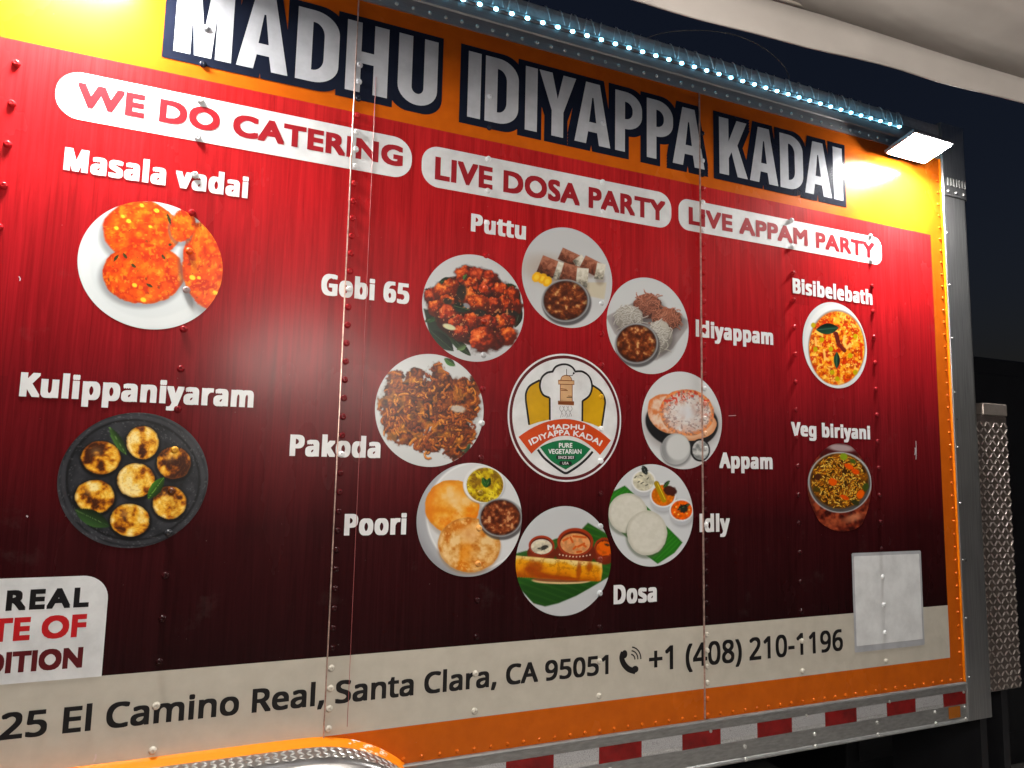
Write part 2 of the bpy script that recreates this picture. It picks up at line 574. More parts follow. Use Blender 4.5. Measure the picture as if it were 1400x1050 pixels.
# --- the three white pills with red capitals
def pill(corner_l, corner_r, top, bot, s, tbl, tbr, ttop, rad):
    x0, x1 = W(*corner_l)[0], W(*corner_r)[0]
    z1, z0 = W(*top)[1], W(*bot)[1]
    r = rad * (z1 - z0)
    p = flat('caption_pill', [(round_rect(x0, x1, z0, z1, (r,) * 4), [])], L1, WHITE, TRUCK)
    text_px(s, tbl, tbr, ttop, REDTXT, p, y=L3, bold=(0.0038, 0.0034), track=1.07)
    return (x0, x1, z0, z1)
PILLS = [
    pill((76, 126.9), (562.9, 219.4), (102.9, 97.7), (545.7, 243.4), 'WE DO CATERING', (104, 146.6), (550.3, 227.3), (106, 114.0), 0.46),
    pill((576.6, 219.4), (917.7, 294.9), (593.7, 199.9), (902, 311.3), 'LIVE DOSA PARTY', (594.2, 244.3), (909.6, 304.0), (595.6, 213.3), 0.42),
    pill((927.5, 294.9), (1205, 339.4), (940.6, 272.6), (1196, 361.5), 'LIVE APPAM PARTY', (941.4, 308.0), (1196, 352.5), (941.9, 284.2), 0.36),
]

# --- the big name over the wall: heavy condensed capitals
def arc_pts(cx, cz, rx, rz, a0, a1, n=10):
    return [(cx + rx * math.cos(math.radians(a0 + (a1 - a0) * k / n)), cz + rz * math.sin(math.radians(a0 + (a1 - a0) * k / n))) for k in range(n + 1)]
def glyph(ch, w, h, t):
    th = h * 0.165
    if ch == 'I':
        return [([(0, 0), (w, 0), (w, h), (0, h)], [])]
    if ch == 'H':
        a, b = h * .42, h * .42 + th
        return [([(0, 0), (t, 0), (t, a), (w - t, a), (w - t, 0), (w, 0), (w, h), (w - t, h), (w - t, b), (t, b), (t, h), (0, h)], [])]
    if ch == 'U':
        rz = h * .26
        o = [(0, h)] + arc_pts(w / 2, rz, w / 2, rz, 180, 360, 16) + [(w, h), (w - t, h)]
        o += arc_pts(w / 2, rz, w / 2 - t, rz - th, 360, 180, 16) + [(t, h)]
        return [(o, [])]
    if ch == 'D':
        rx, rz = min(w * .62, w - t * .6), h * .28
        o = [(0, 0)] + arc_pts(w - rx, rz, rx, rz, 270, 360) + arc_pts(w - rx, h - rz, rx, rz, 0, 90) + [(0, h)]
        hx = w - t
        ix = max((hx - t) * .9, .004)
        i = [(t, th)] + arc_pts(hx - ix, th + rz * .62, ix, rz * .62, 270, 360) + arc_pts(hx - ix, h - th - rz * .62, ix, rz * .62, 0, 90) + [(t, h - th)]
        return [(o, [i])]
    if ch == 'P':
        zb = h * .38
        rx, rz = w * .62, h * .26
        o = [(0, 0), (t, 0), (t, zb)] + arc_pts(w - rx, zb + rz, rx, rz, 270, 360) + arc_pts(w - rx, h - rz, rx, rz, 0, 90) + [(0, h)]
        hx = w - t * .98
        ix = max((hx - t) * .9, .003)
        a, b = zb + th, h - th
        i = [(t, a)] + arc_pts(hx - ix, a + (b - a) * .45, ix, (b - a) * .45, 270, 360) + arc_pts(hx - ix, b - (b - a) * .45, ix, (b - a) * .45, 0, 90) + [(t, b)]
        return [(o, [i])]
    if ch == 'A':
        ap = t * .62
        c = w / 2
        o = [(0, 0), (t * 1.02, 0), (t * 1.02 + w * .055, h * .2), (w - t * 1.02 - w * .055, h * .2), (w - t * 1.02, 0), (w, 0), (c + ap, h), (c - ap, h)]
        hw = max(w / 2 - t * 1.02 - w * .10, w * .1)
        i = [(c - hw, h * .2 + th * .95), (c + hw, h * .2 + th * .95), (c + w * .018, h * .76), (c - w * .018, h * .76)]
        return [(o, [i])]
    if ch == 'M':
        c = w / 2
        s = t * .95
        o = [(0, 0), (s, 0), (s, h * .60), (c - s * .52, 0), (c + s * .52, 0), (w - s, h * .60), (w - s, 0), (w, 0), (w, h), (w - s * 1.35, h), (c, h * .34), (s * 1.35, h), (0, h)]
        return [(o, [])]
    if ch == 'Y':
        c = w / 2
        o = [(c - t / 2, 0), (c + t / 2, 0), (c + t / 2, h * .40), (w, h), (w - t * 1.1, h), (c, h * .60), (t * 1.1, h), (0, h), (c - t / 2, h * .40)]
        return [(o, [])]
    if ch == 'K':
        o = [(0, 0), (t, 0), (t, h * .30), (t + w * .10, h * .42), (w - t * 1.1, 0), (w, 0), (w * .64, h * .56), (w * .98, h), (w - t * 1.15, h), (t, h * .60), (t, h), (0, h)]
        return [(o, [])]
ZT0, ZT1 = W(638.3, 159.4)[1], W(639.3, 69.3)[1]
def title_x(px):
    return W(px, 159.4 + (269.0 - 159.4) / (1151.4 - 638.3) * (px - 638.3))[0]
T_STEM = (title_x(656) - title_x(638.3))
WORDS = [('MADHU', [(236.6, 315.4), (322.3, 392.6), (402.8, 461), (471, 528.6), (542.3, 596.4)]),
         ('IDIYAPPA', [(638.3, 656), (662, 707.8), (717.1, 733.6), (736, 786.5), (785, 834), (840.6, 877.4), (884.0, 920), (919.4, 963)]),
         ('KADAI', [(983.4, 1022), (1025.0, 1063.6), (1066.7, 1098.2), (1100.4, 1137), (1139.8, 1152.4)])]
for word, spans in WORDS:
    shapes = []
    for ch, (pa, pb) in zip(word, spans):
        xa, xb = title_x(pa), title_x(pb)
        t = T_STEM if ch != 'I' else xb - xa
        for o, hs in glyph(ch, xb - xa, ZT1 - ZT0, min(t, (xb - xa) * (0.36 if ch != 'I' else 1))):
            shapes.append(([(xa + p[0], ZT0 + p[1]) for p in o], [[(xa + p[0], ZT0 + p[1]) for p in l] for l in hs]))
    face = flat('name_lettering', shapes, L4, SILVER, TRUCK)
    me = face.data
    V0 = np.array([v.co[:] for v in me.vertices])
    F0 = [tuple(p.vertices) for p in me.polygons]
    r = 0.021
    sh = [(a * r - 0.005, b * r - 0.003) for a in (-1, -.5, 0, .5, 1) for b in (-1, -.5, 0, .5, 1) if max(abs(a), abs(b)) == 1] + [(-.005, -.003)]
    V, F = [], []
    for i, (sx, sz) in enumerate(sh):
        V.append(V0 + np.array([sx, (L2 - L4) - 0.000010 * i, sz]))
        F += [tuple(i * len(V0) + q for q in f) for f in F0]
    VV = np.concatenate(V)
    mesh_obj('letter_outline', VV, F, NAVY, face)
    note_ink(VV[:, [0, 2]], F, NAVY, L2)

# --- address band
text_px('25 El Camino Real, Santa Clara, CA 95051', (-1.0, 1010.5), (831.6, 922.6), (2.5, 973.5), BLACK, TRUCK, y=L3, bold=(0.0024, 0.0020), track=1.02, font=FONT_SANS)
text_px('+1 (408) 210-1196', (887.0, 917.6), (1152.4, 889.6), (887.0, 884.4), BLACK, TRUCK, y=L3, bold=(0.0024, 0.0020), track=1.02, font=FONT_SANS)
def px_path(pts, org=(0, 0), sc=1.0):
    return [W(org[0] + p[0] / sc, org[1] + p[1] / sc) for p in pts]
Z7 = ((460, 690), 2.9167)
hand = px_path(smooth_path([(1143, 588), (1137, 610), (1146, 636), (1166, 656), (1192, 664)]), *Z7)
ic = flat('phone_icon', [(stroke(hand, 0.018), [])], L2, BLACK, TRUCK)
ends = [(circle(*W(460 + 1148 / 2.9167, 690 + 596 / 2.9167), 0.0105, 0.0125, 16), []), (circle(*W(460 + 1190 / 2.9167, 690 + 656 / 2.9167), 0.0125, 0.0105, 16), [])]
for e_ in ends:
    flat('handset_end', [e_], L3, BLACK, ic)
for k, rr in enumerate((0.016, 0.027, 0.038)):
    cxz = W(460 + 1172 / 2.9167, 690 + 618 / 2.9167)
    flat('signal_wave', [(stroke(arc_pts(cxz[0], cxz[1], rr, rr, -2, 82, 10), 0.0042), [])], L2, BLACK, ic)

# --- corner sign bottom left
x1 = W(147.4, 820.3)[0]
z1 = W(60, 789)[1]
sgn = flat('slogan_panel', [(round_rect(-0.82, x1, Z_BAND1 - 0.001, z1, (0, 0, 0.055, 0.055)), [])], L1, WHITE, TRUCK)
def part_text(full, seen, bl, br, tp, mt, track):
    """only the end of the line is in the picture: set the whole line so that its end falls where the photograph shows it"""
    (xa, za), (xb, zb), (xt, zt) = W(*bl), W(*br), W(*tp)
    wf, ws = np.ptp(raw_text(full, track)[0][:, 0]), np.ptp(raw_text(seen, track)[0][:, 0])
    text(full, xb - (xb - xa) * wf / ws, xb, (za + zb) / 2, zt - za, mt, sgn, y=L3, bold=(0.0028, 0.0028), track=track)
part_text('THE REAL', 'REAL', (9.6, 834), (120.9, 830.6), (13, 805.9), BLACK, 1.22)
part_text('TASTE OF', 'E OF', (19.5, 876.2), (116.8, 870), (21.3, 844.3), REDTXT2, 1.06)
part_text('TRADITION', 'ITION', (8.6, 920), (112, 912.9), (10.0, 890.8), MAROON, 1.06)
# --- blank sticker (its square code is left out)
xs0, xs1 = W(1164.1, 756.2)[0], W(1258.6, 753.8)[0]
zs1, zs0 = W(1164.1, 756.2)[1], W(1168.6, 892.3)[1]
st = flat('blank_sticker', [(round_rect(xs0, xs1, zs0, zs1, (0.006,) * 4), [])], L1, vinyl('grey_sticker_film', srgb(176, 178, 184), 0.28), TRUCK)
flat('sticker_face', [(round_rect(xs0 + 0.010, xs1 - 0.010, zs0 + 0.022, zs1 - 0.012, (0.004,) * 4), [])], L2, WHITE, st)

# ------------------------------------------------------------------ dish pictures: printed photographs, painted point by point
def hash2(ix, iy, seed):
    n = np.sin(ix * 127.1 + iy * 311.7 + seed * 74.7) * 43758.5453
    return n - np.floor(n)
def vnoise(x, y, seed=0):
    ix, iy = np.floor(x), np.floor(y)
    fx, fy = x - ix, y - iy
    fx, fy = fx * fx * (3 - 2 * fx), fy * fy * (3 - 2 * fy)
    a, b = hash2(ix, iy, seed), hash2(ix + 1, iy, seed)
    c, d = hash2(ix, iy + 1, seed), hash2(ix + 1, iy + 1, seed)
    return (a * (1 - fx) + b * fx) * (1 - fy) + (c * (1 - fx) + d * fx) * fy
def fbm(x, y, seed=0, oct=4):
    s, a, t = 0, 0.5, 0
    for i in range(oct):
        s = s + a * vnoise(x * 2 ** i, y * 2 ** i, seed + i * 13)
        t += a
        a *= .55
    return s / t
def sstep(a, b, x):
    t = np.clip((x - a) / (b - a), 0, 1)
    return t * t * (3 - 2 * t)
class Paint:
    """colours over the points of one printed picture; coordinates are those of an enlarged view of the photograph"""
    def __init__(self, X, Y, bgc):
        self.X, self.Y = X, Y
        self.c = np.tile(np.array(bgc, float), (len(X), 1))
    def lay(self, a, col):
        a = np.clip(a, 0, 1)[:, None]
        self.c = self.c * (1 - a) + np.asarray(col, float) * a
    def ell(self, cx, cy, rx, ry, rot=0.0, rough=0.0, rf=3.0, seed=0):
        """signed radius: < 1 inside"""
        c, s = math.cos(rot), math.sin(rot)
        dx, dy = self.X - cx, self.Y - cy
        u, v = (dx * c + dy * s) / rx, (-dx * s + dy * c) / ry
        d = np.hypot(u, v)
        if rough:
            d = d * (1 + rough * (fbm(u * rf + seed * 3.1 + 40, v * rf + 40, seed) - .5) * 2)
        return d, u, v
    def disc(self, cx, cy, rx, ry, col, rot=0.0, soft=.06, rough=0.0, rf=3.0, seed=0, k=1.0):
        d, u, v = self.ell(cx, cy, rx, ry, rot, rough, rf, seed)
        self.lay(sstep(1 + soft, 1 - soft, d) * k, col)
        return d, u, v
    def shadow(self, cx, cy, rx, ry, k=.5, soft=.35, col=(40, 40, 45)):
        d, _, _ = self.ell(cx, cy, rx, ry)
        self.lay(sstep(1 + soft, 1 - soft, d) * k, col)
    def tex(self, mask, stops, n):
        """colour by noise value n through stops [(t, rgb)...]"""
        t = np.array([s[0] for s in stops])
        cols = np.array([s[1] for s in stops], float)
        col = np.stack([np.interp(n, t, cols[:, i]) for i in range(3)], 1)
        self.lay(mask, col)
    def ntex(self, f, seed, oct=4, lo=.3, hi=.7):
        return np.clip((fbm(self.X * f + 50, self.Y * f + 50, seed, oct) - lo) / (hi - lo), 0, 1)
    def poly(self, pts, col, soft=2.0, k=1.0):
        d = np.full(len(self.X), -1e9)
        p = np.array(pts, float)
        area = np.sum(p[:, 0] * np.roll(p[:, 1], -1) - np.roll(p[:, 0], -1) * p[:, 1])
        inside = np.zeros(len(self.X), bool)
        dist = np.full(len(self.X), 1e9)
        for a, b in zip(p, np.roll(p, -1, 0)):
            cond = (a[1] > self.Y) != (b[1] > self.Y)
            xi = a[0] + (self.Y - a[1]) * (b[0] - a[0]) / (b[1] - a[1] + 1e-9)
            inside ^= cond & (self.X < xi)
            e = b - a
            t = np.clip(((self.X - a[0]) * e[0] + (self.Y - a[1]) * e[1]) / (e @ e + 1e-9), 0, 1)
            dist = np.minimum(dist, np.hypot(self.X - a[0] - t * e[0], self.Y - a[1] - t * e[1]))
        sd = np.where(inside, dist, -dist)
        m = sstep(-soft, soft, sd) * k
        self.lay(m, col)
        return m, sd
    def line(self, a, b, w, col, k=1.0, soft=1.5):
        a, b = np.array(a, float), np.array(b, float)
        e = b - a
        t = np.clip(((self.X - a[0]) * e[0] + (self.Y - a[1]) * e[1]) / (e @ e), 0, 1)
        d = np.hypot(self.X - a[0] - t * e[0], self.Y - a[1] - t * e[1])
        m = sstep(w / 2 + soft, w / 2 - soft, d) * k
        self.lay(m, col)
        return m
    def leaf(self, a, b, w, col=(38, 84, 34), vein=(120, 150, 90)):
        a, b = np.array(a, float), np.array(b, float)
        e = b - a
        L = math.hypot(*e)
        u = ((self.X - a[0]) * e[0] + (self.Y - a[1]) * e[1]) / (L * L)
        v = (-(self.X - a[0]) * e[1] + (self.Y - a[1]) * e[0]) / L
        prof = np.where((u > 0) & (u < 1), np.sin(np.pi * np.clip(u, 0, 1)) ** .8 * w / 2, -5)
        m = sstep(-1.5, 1.5, prof - np.abs(v))
        sh = np.clip(.75 + v / w * .9, .4, 1.3)[:, None]
        self.lay(m, np.array(col)[None] * sh)
        self.lay(m * sstep(2.5, .5, np.abs(v)) * .6, vein)
    def nugget(self, cx, cy, r, cols, seed, el=1.0, rot=0.0):
        """one lump of fried food, lit from above"""
        d, u, v = self.ell(cx, cy, r, r * el, rot, .28, 2.2, seed)
        self.lay(sstep(1.28, .95, d) * .55, np.array(cols[0]) * .35)
        m = sstep(1.05, .95, d)
        n = fbm(u * 3 + seed, v * 3 + 9, seed + 5, 4)
        l = np.clip(.62 - .5 * v - .25 * u - .45 * d ** 2 + (n - .5) * 1.5, 0, 1)
        self.tex(m, [(0, np.array(cols[0]) * .7), (.35, cols[0]), (.7, cols[1]), (1, cols[2])], l)
    def curry(self, cx, cy, rx, ry, cols, seed, rim=(150, 150, 152), rimw=1.10, f=.03, rot=0.0):
        self.disc(cx + rx * .05, cy + ry * .12, rx * rimw * 1.04, ry * rimw * 1.06, (50, 48, 50), rot, .05, k=.8)
        self.disc(cx, cy, rx * rimw, ry * rimw, rim, rot, .03)
        self.disc(cx, cy, rx * (rimw * .5 + .5), ry * (rimw * .5 + .5), tuple(x * .55 for x in rim), rot, .03, k=.8)
        d, u, v = self.disc(cx, cy, rx, ry, cols[0], rot, .03)
        m = sstep(1.02, .97, d)
        n = np.clip((fbm(self.X * f, self.Y * f, seed, 4) - .3) / .4 - .15 * v, 0, 1)
        self.tex(m, [(0, cols[0]), (.55, cols[1]), (.85, cols[2]), (1, cols[3] if len(cols) > 3 else cols[2])], n)
        self.lay(m * sstep(.8, 1.0, d) * .5, tuple(x * .35 for x in cols[0]))

def p_masala(X, Y):
    p = Paint(X, Y, (206, 212, 214))
    d, u, v = p.ell(626, 563, 496, 437)
    p.lay(sstep(.80, .86, d) * sstep(1.0, .95, d) * .35, (226, 230, 231))
    p.lay(sstep(.1, .9, -v - .25) * .10, (150, 152, 156))
    for (cx, cy, rx, ry, rot, sd) in ((565, 330, 262, 205, .1, 3), (583, 620, 280, 205, 0, 5), (1090, 560, 245, 330, -.12, 8), (850, 290, 85, 115, .3, 9)):
        p.shadow(cx - 14, cy + 26, rx * 1.05, ry * 1.03, .55, .10, (92, 92, 98))
        d, u, v = p.ell(cx, cy, rx, ry, rot, .07, 4, sd)
        m = sstep(1.02, .97, d)
        n = p.ntex(.020, sd, 4)
        p.tex(m, [(0, (178, 42, 4)), (.35, (204, 66, 6)), (.75, (216, 82, 8)), (1, (224, 108, 18))], n)
        p.lay(m * sstep(.82, 1.0, d) * .55, (150, 40, 8))
        p.lay(m * sstep(.74, .82, p.ntex(.035, sd + 20, 2, .2, .85)) * .5, (238, 150, 36))
        p.lay(m * sstep(.66, .80, p.ntex(.028, sd + 31, 4, .2, .85)) * .6, (170, 30, 6))
        p.lay(m * sstep(.86, .90, p.ntex(.055, sd + 47, 2, .15, .85)) * .4, (248, 180, 80))
        p.lay(m * sstep(.90, .95, p.ntex(.035, sd + 58, 3, .2, .85)) * .6, (90, 52, 14))
    for a, b in (((375, 540), (410, 490)), ((440, 480), (470, 520)), ((495, 555), (530, 580)), ((740, 205), (770, 290)), ((600, 690), (645, 715)), ((705, 490), (730, 525)), ((750, 425), (775, 420))):
        p.leaf(a, b, 20, (40, 44, 16), (90, 90, 40))
    for cx, cy, r in ((570, 155, 16), (670, 190, 18), (480, 262, 17), (395, 310, 16), (628, 300, 13), (915, 648, 22), (960, 650, 14), (580, 800, 20), (1072, 750, 18), (440, 230, 14), (520, 700, 18)):
        p.disc(cx, cy, r, r * .75, (246, 196, 60), .4, .2)
    return p
def p_kulip(X, Y):
    p = Paint(X, Y, (30, 31, 34))
    d, u, v = p.ell(610, 530, 512, 462)
    p.tex(np.ones(len(X)), [(0, (22, 23, 26)), (1, (46, 47, 51))], p.ntex(.012, 2))
    p.lay(sstep(.90, .92, d) * sstep(.97, .95, d) * .7, (52, 53, 57))
    p.lay(sstep(.86, .88, d) * sstep(.91, .89, d) * .8, (14, 14, 16))
    p.lay(sstep(.985, .995, d) * .6, (60, 60, 64))
    sp = p.ntex(.09, 71, 2, .1, .9)
    p.lay(sstep(.80, .84, sp) * .35 * sstep(.6, .8, d), (120, 120, 122))
    for i, (cx, cy, rx, ry, burn) in enumerate(((390, 378, 134, 113, .62), (675, 275, 111, 114, .52), (888, 415, 117, 110, .66), (630, 533, 129, 118, .36), (348, 645, 136, 114, .30), (858, 685, 115, 113, .48), (588, 805, 134, 114, .30))):
        p.shadow(cx, cy + 10, rx * 1.12, ry * 1.12, .85, .08, (8, 8, 9))
        d, u, v = p.ell(cx, cy, rx, ry, 0, .05, 3, i + 2)
        m = sstep(1.02, .96, d)
        n = fbm(u * 1.7 + i * 5, v * 1.7 + 3, i + 30, 5)
        n = np.clip((n - .5) * 2.6 + .5 + (.42 - burn) + .30 * (d - .6), 0, 1)
        p.tex(m, [(0, (52, 22, 6)), (.22, (124, 62, 12)), (.42, (204, 134, 28)), (.66, (232, 184, 74)), (1, (244, 220, 150))], n)
        p.lay(m * sstep(.86, 1.0, d) * .5, (120, 70, 20))
        sw = np.abs(np.sin(d * 13 + fbm(u * 3, v * 3, i) * 5))
        p.lay(m * sstep(.35, .0, sw) * .30, (150, 86, 18))
        p.lay(m * sstep(.5, 0, np.hypot(u + .25, v + .35)) * .22, (255, 240, 190))
    p.leaf((448, 170), (565, 360), 62, (52, 84, 34))
    p.leaf((822, 512), (710, 662), 78, (48, 92, 24), (150, 190, 90))
    p.leaf((212, 735), (450, 848), 110, (40, 66, 32))
    return p
def p_gobi(X, Y):
    p = Paint(X, Y, (196, 198, 200))
    p.lay(sstep(600, 1000, Y) * .25, (170, 172, 178))
    p.poly([(395, 610), (440, 620), (520, 650), (610, 740), (600, 800), (590, 890), (540, 890), (440, 800)], (24, 38, 28), 5)
    for a, b, w, c in (((400, 700), (520, 650), 46, (34, 66, 34)), ((440, 760), (600, 900), 90, (26, 44, 32)), ((560, 780), (720, 935), 60, (30, 48, 30)), ((500, 430), (600, 410), 50, (30, 72, 40)), ((935, 455), (1030, 460), 40, (40, 84, 36)),
                       ((1060, 600), (1020, 740), 60, (40, 46, 34)), ((400, 478), (470, 490), 26, (40, 34, 40)), ((1035, 480), (1050, 560), 30, (30, 70, 34)), ((620, 890), (690, 860), 40, (96, 122, 80))):
        p.leaf(a, b, w, c, (90, 110, 80))
    d, u, v = p.ell(740, 610, 300, 240, .1, .10, 4, 4)
    p.lay(sstep(1.03, .95, d), (46, 18, 12))
    rnd = random.Random(3)
    pts = [(680, 385, 62), (762, 388, 62), (842, 402, 56), (575, 470, 60), (455, 525, 52), (520, 500, 60), (720, 460, 56), (835, 462, 58), (925, 490, 62), (995, 512, 52), (480, 605, 56), (555, 575, 56), (690, 530, 62), (1010, 590, 54), (940, 580, 60),
           (870, 590, 58), (770, 572, 66), (570, 650, 72), (640, 725, 72), (725, 705, 66), (960, 700, 58), (905, 715, 52), (830, 706, 66), (650, 775, 52), (965, 800, 66), (880, 830, 58), (800, 822, 86)]
    for i, (cx, cy, r) in enumerate(pts):
        c = rnd.choice([((92, 22, 8), (176, 58, 18), (226, 112, 50)), ((110, 30, 8), (192, 74, 22), (232, 132, 60)), ((80, 20, 12), (156, 44, 18), (206, 90, 46))])
        p.nugget(cx, cy, r * 1.06, c, i + 11, rnd.uniform(.85, 1.05), rnd.uniform(-.6, .6))
    for cx, cy, rx, ry in ((655, 500, 34, 60), (640, 600, 50, 36), (780, 640, 40, 26), (1000, 640, 46, 20), (560, 560, 34, 22)):
        p.disc(cx, cy, rx, ry, (24, 26, 24), .2, .3, .25, 3, int(cx), .9)
    p.leaf((600, 590), (710, 620), 60, (22, 36, 26))
    p.leaf((690, 375), (665, 412), 26, (60, 96, 40))
    p.disc(570, 735, 46, 18, (206, 208, 170), .3, .2)
    p.disc(690, 590, 26, 16, (170, 180, 190), .6, .3, k=.7)
    sp = p.ntex(.06, 91, 3, .2, .8)
    d2, _, _ = p.ell(740, 610, 290, 235)
    p.lay(sstep(.82, .88, sp) * sstep(1, .9, d2) * .6, (240, 170, 110))
    return p
def p_pakoda(X, Y):
    p = Paint(X, Y, (200, 203, 204))
    p.lay(sstep(650, 840, Y) * .2, (176, 180, 182))
    p.leaf((535, 100), (612, 152), 46, (58, 104, 44))
    p.leaf((715, 668), (640, 770), 60, (60, 98, 56))
    x = X + 46 * (fbm(X * .02, Y * .02, 4) - .5) * 2
    y = Y + 46 * (fbm(X * .02 + 9, Y * .02, 8) - .5) * 2
    q = Paint(x, y, (0, 0, 0))
    e = np.minimum.reduce([q.ell(300, 430, 205, 190)[0], q.ell(560, 410, 225, 180)[0], q.ell(260, 590, 150, 90)[0], q.ell(600, 600, 150, 140)[0],
                           q.ell(210, 240, 55, 60)[0], q.ell(345, 225, 72, 58)[0], q.ell(490, 210, 62, 74)[0], q.ell(710, 300, 80, 70)[0], q.ell(440, 690, 90, 70)[0], q.ell(600, 725, 65, 62)[0]])
    e = e + .22 * (fbm(X * .05, Y * .05, 5, 4) - .5)
    p.lay(sstep(1.16, .98, e) * .45, (108, 104, 100))
    m = sstep(1.02, .97, e)
    n = np.clip(fbm(X * .03, Y * .03, 6, 5) * 1.9 - .55, 0, 1)
    p.tex(m, [(0, (34, 14, 8)), (.35, (84, 36, 14)), (.7, (138, 66, 20)), (1, (176, 98, 32))], n)
    rnd = random.Random(5)
    spots = [(300, 430, 190, 175), (560, 410, 210, 165), (260, 590, 140, 80), (600, 600, 140, 130), (210, 240, 50, 55), (345, 225, 66, 52), (490, 210, 56, 66), (710, 300, 72, 62), (440, 690, 82, 62), (600, 725, 58, 56)]
    wts = [a_[2] * a_[3] for a_ in spots]
    pal = [((128, 58, 18), (196, 108, 34)), ((158, 80, 22), (220, 142, 54)), ((104, 42, 16), (170, 80, 30)), ((180, 100, 28), (236, 174, 80)), ((84, 34, 14), (140, 64, 24))]
    for k in range(360):
        cx, cy, rx, ry = rnd.choices(spots, wts)[0]
        a_, r_ = rnd.uniform(0, 6.28), math.sqrt(rnd.random()) * 1.06
        px_, py_ = cx + math.cos(a_) * rx * r_, cy + math.sin(a_) * ry * r_
        ang, curl, seg = rnd.uniform(0, 6.28), rnd.uniform(-.9, .9), rnd.uniform(9, 16)
        dk, lt = rnd.choice(pal)
        w = rnd.uniform(8, 19)
        pts = [(px_, py_)]
        for j in range(rnd.randint(2, 5)):
            ang += curl
            pts.append((pts[-1][0] + math.cos(ang) * seg, pts[-1][1] + math.sin(ang) * seg))
        for q0, q1 in zip(pts, pts[1:]):
            p.line((q0[0] + 2, q0[1] + 4), (q1[0] + 2, q1[1] + 4), w + 3, (40, 16, 8), .55, 3)
        for q0, q1 in zip(pts, pts[1:]):
            p.line(q0, q1, w, dk, 1, 2)
            p.line((q0[0] - 1, q0[1] - w * .2), (q1[0] - 1, q1[1] - w * .2), w * .35, lt, .85, 2)
    p.lay(m * sstep(.80, .95, p.ntex(.016, 77, 3)) * .35, (222, 152, 36))
    p.lay(m * sstep(.78, .92, p.ntex(.022, 63, 3)) * .35, (34, 14, 10))
    p.disc(630, 445, 52, 24, (190, 188, 182), .1, .3, .2, 3, 4, .85)
    return p
def p_poori(X, Y):
    p = Paint(X, Y, (204, 206, 208))
    d, u, v = p.ell(560, 470, 372, 400)
    p.lay(sstep(1.0, 1.06, d) * .8, (150, 152, 158))
    p.lay(sstep(.97, 1.0, d) * sstep(1.03, 1.0, d) * .6, (230, 231, 232))
    d, u, v = p.ell(505, 500, 395, 433)
    p.lay(sstep(.85, 1.0, d) * sstep(-.2, .6, v) * sstep(.3, -.4, u) * .4, (110, 110, 116))
    p.shadow(395, 440, 215, 205, .5, .08, (130, 120, 112))
    d, u, v = p.disc(375, 400, 205, 200, (222, 172, 96), .2, .02, .03, 5, 3)
    m = sstep(1.02, .97, d)
    n = p.ntex(.014, 5)
    p.tex(m, [(0, (206, 122, 18)), (.5, (220, 152, 52)), (1, (226, 182, 112))], np.clip(n * .8 + .45 * sstep(.75, .1, np.hypot(u - .1, v + .35)), 0, 1))
    p.lay(m * sstep(.85, 1.0, d) * .55, (180, 116, 40))
    p.lay(m * sstep(.15, .6, u * .5 + v * .6 + .5 * (p.ntex(.02, 44) - .5)) * .8, (212, 112, 6))
    p.lay(m * sstep(-.45, -.8, u + .25 * (p.ntex(.02, 45) - .5)) * .6, (206, 112, 14))
    p.lay(m * sstep(.55, .1, np.hypot(u - .05, v + .3)) * .5, (226, 196, 148))
    p.shadow(505, 705, 240, 210, .55, .06, (140, 110, 80))
    d, u, v = p.disc(505, 690, 235, 206, (214, 160, 88), .1, .02, .03, 5, 7)
    m = sstep(1.02, .97, d)
    n = p.ntex(.018, 9)
    p.tex(m, [(0, (176, 98, 26)), (.5, (206, 148, 76)), (1, (226, 190, 134))], n)
    p.lay(m * sstep(.28, .0, np.abs(u + .12 + .3 * (fbm(X * .02, Y * .02, 3) - .5))) * sstep(-.5, .3, v) * .7, (212, 122, 14))
    p.lay(m * sstep(.35, .05, np.abs(v + .55 + .3 * u * u)) * sstep(.9, .3, np.abs(u)) * .35, (210, 120, 20))
    p.lay(m * sstep(.5, .1, np.hypot(u, v + .4)) * .6, (222, 182, 134))
    p.lay(m * sstep(.62, .75, p.ntex(.04, 15)) * sstep(.4, .9, d) * .4, (240, 214, 164))
    p.lay(m * sstep(.88, 1.0, d) * .5, (160, 96, 36))
    p.disc(618, 240, 160, 145, (150, 152, 158), 0, .05, k=.7)
    p.disc(616, 232, 156, 142, (216, 217, 218), 0, .03)
    d, u, v = p.disc(624, 238, 138, 130, (176, 150, 14), 0, .03)
    m = sstep(1.02, .97, d)
    p.tex(m, [(0, (126, 92, 10)), (.4, (172, 144, 12)), (.75, (196, 172, 22)), (1, (216, 196, 60))], p.ntex(.024, 21))
    p.lay(m * sstep(.70, .78, p.ntex(.05, 27)) * .6, (92, 66, 10))
    p.leaf((605, 180), (640, 260), 46, (30, 84, 24))
    p.leaf((662, 182), (636, 260), 42, (26, 74, 22))
    p.curry(742, 484, 148, 132, ((58, 20, 8), (104, 44, 18), (150, 84, 48), (190, 138, 96)), 33, f=.035)
    return p
CUR = ((56, 20, 8), (104, 46, 18), (150, 86, 46), (196, 150, 100))
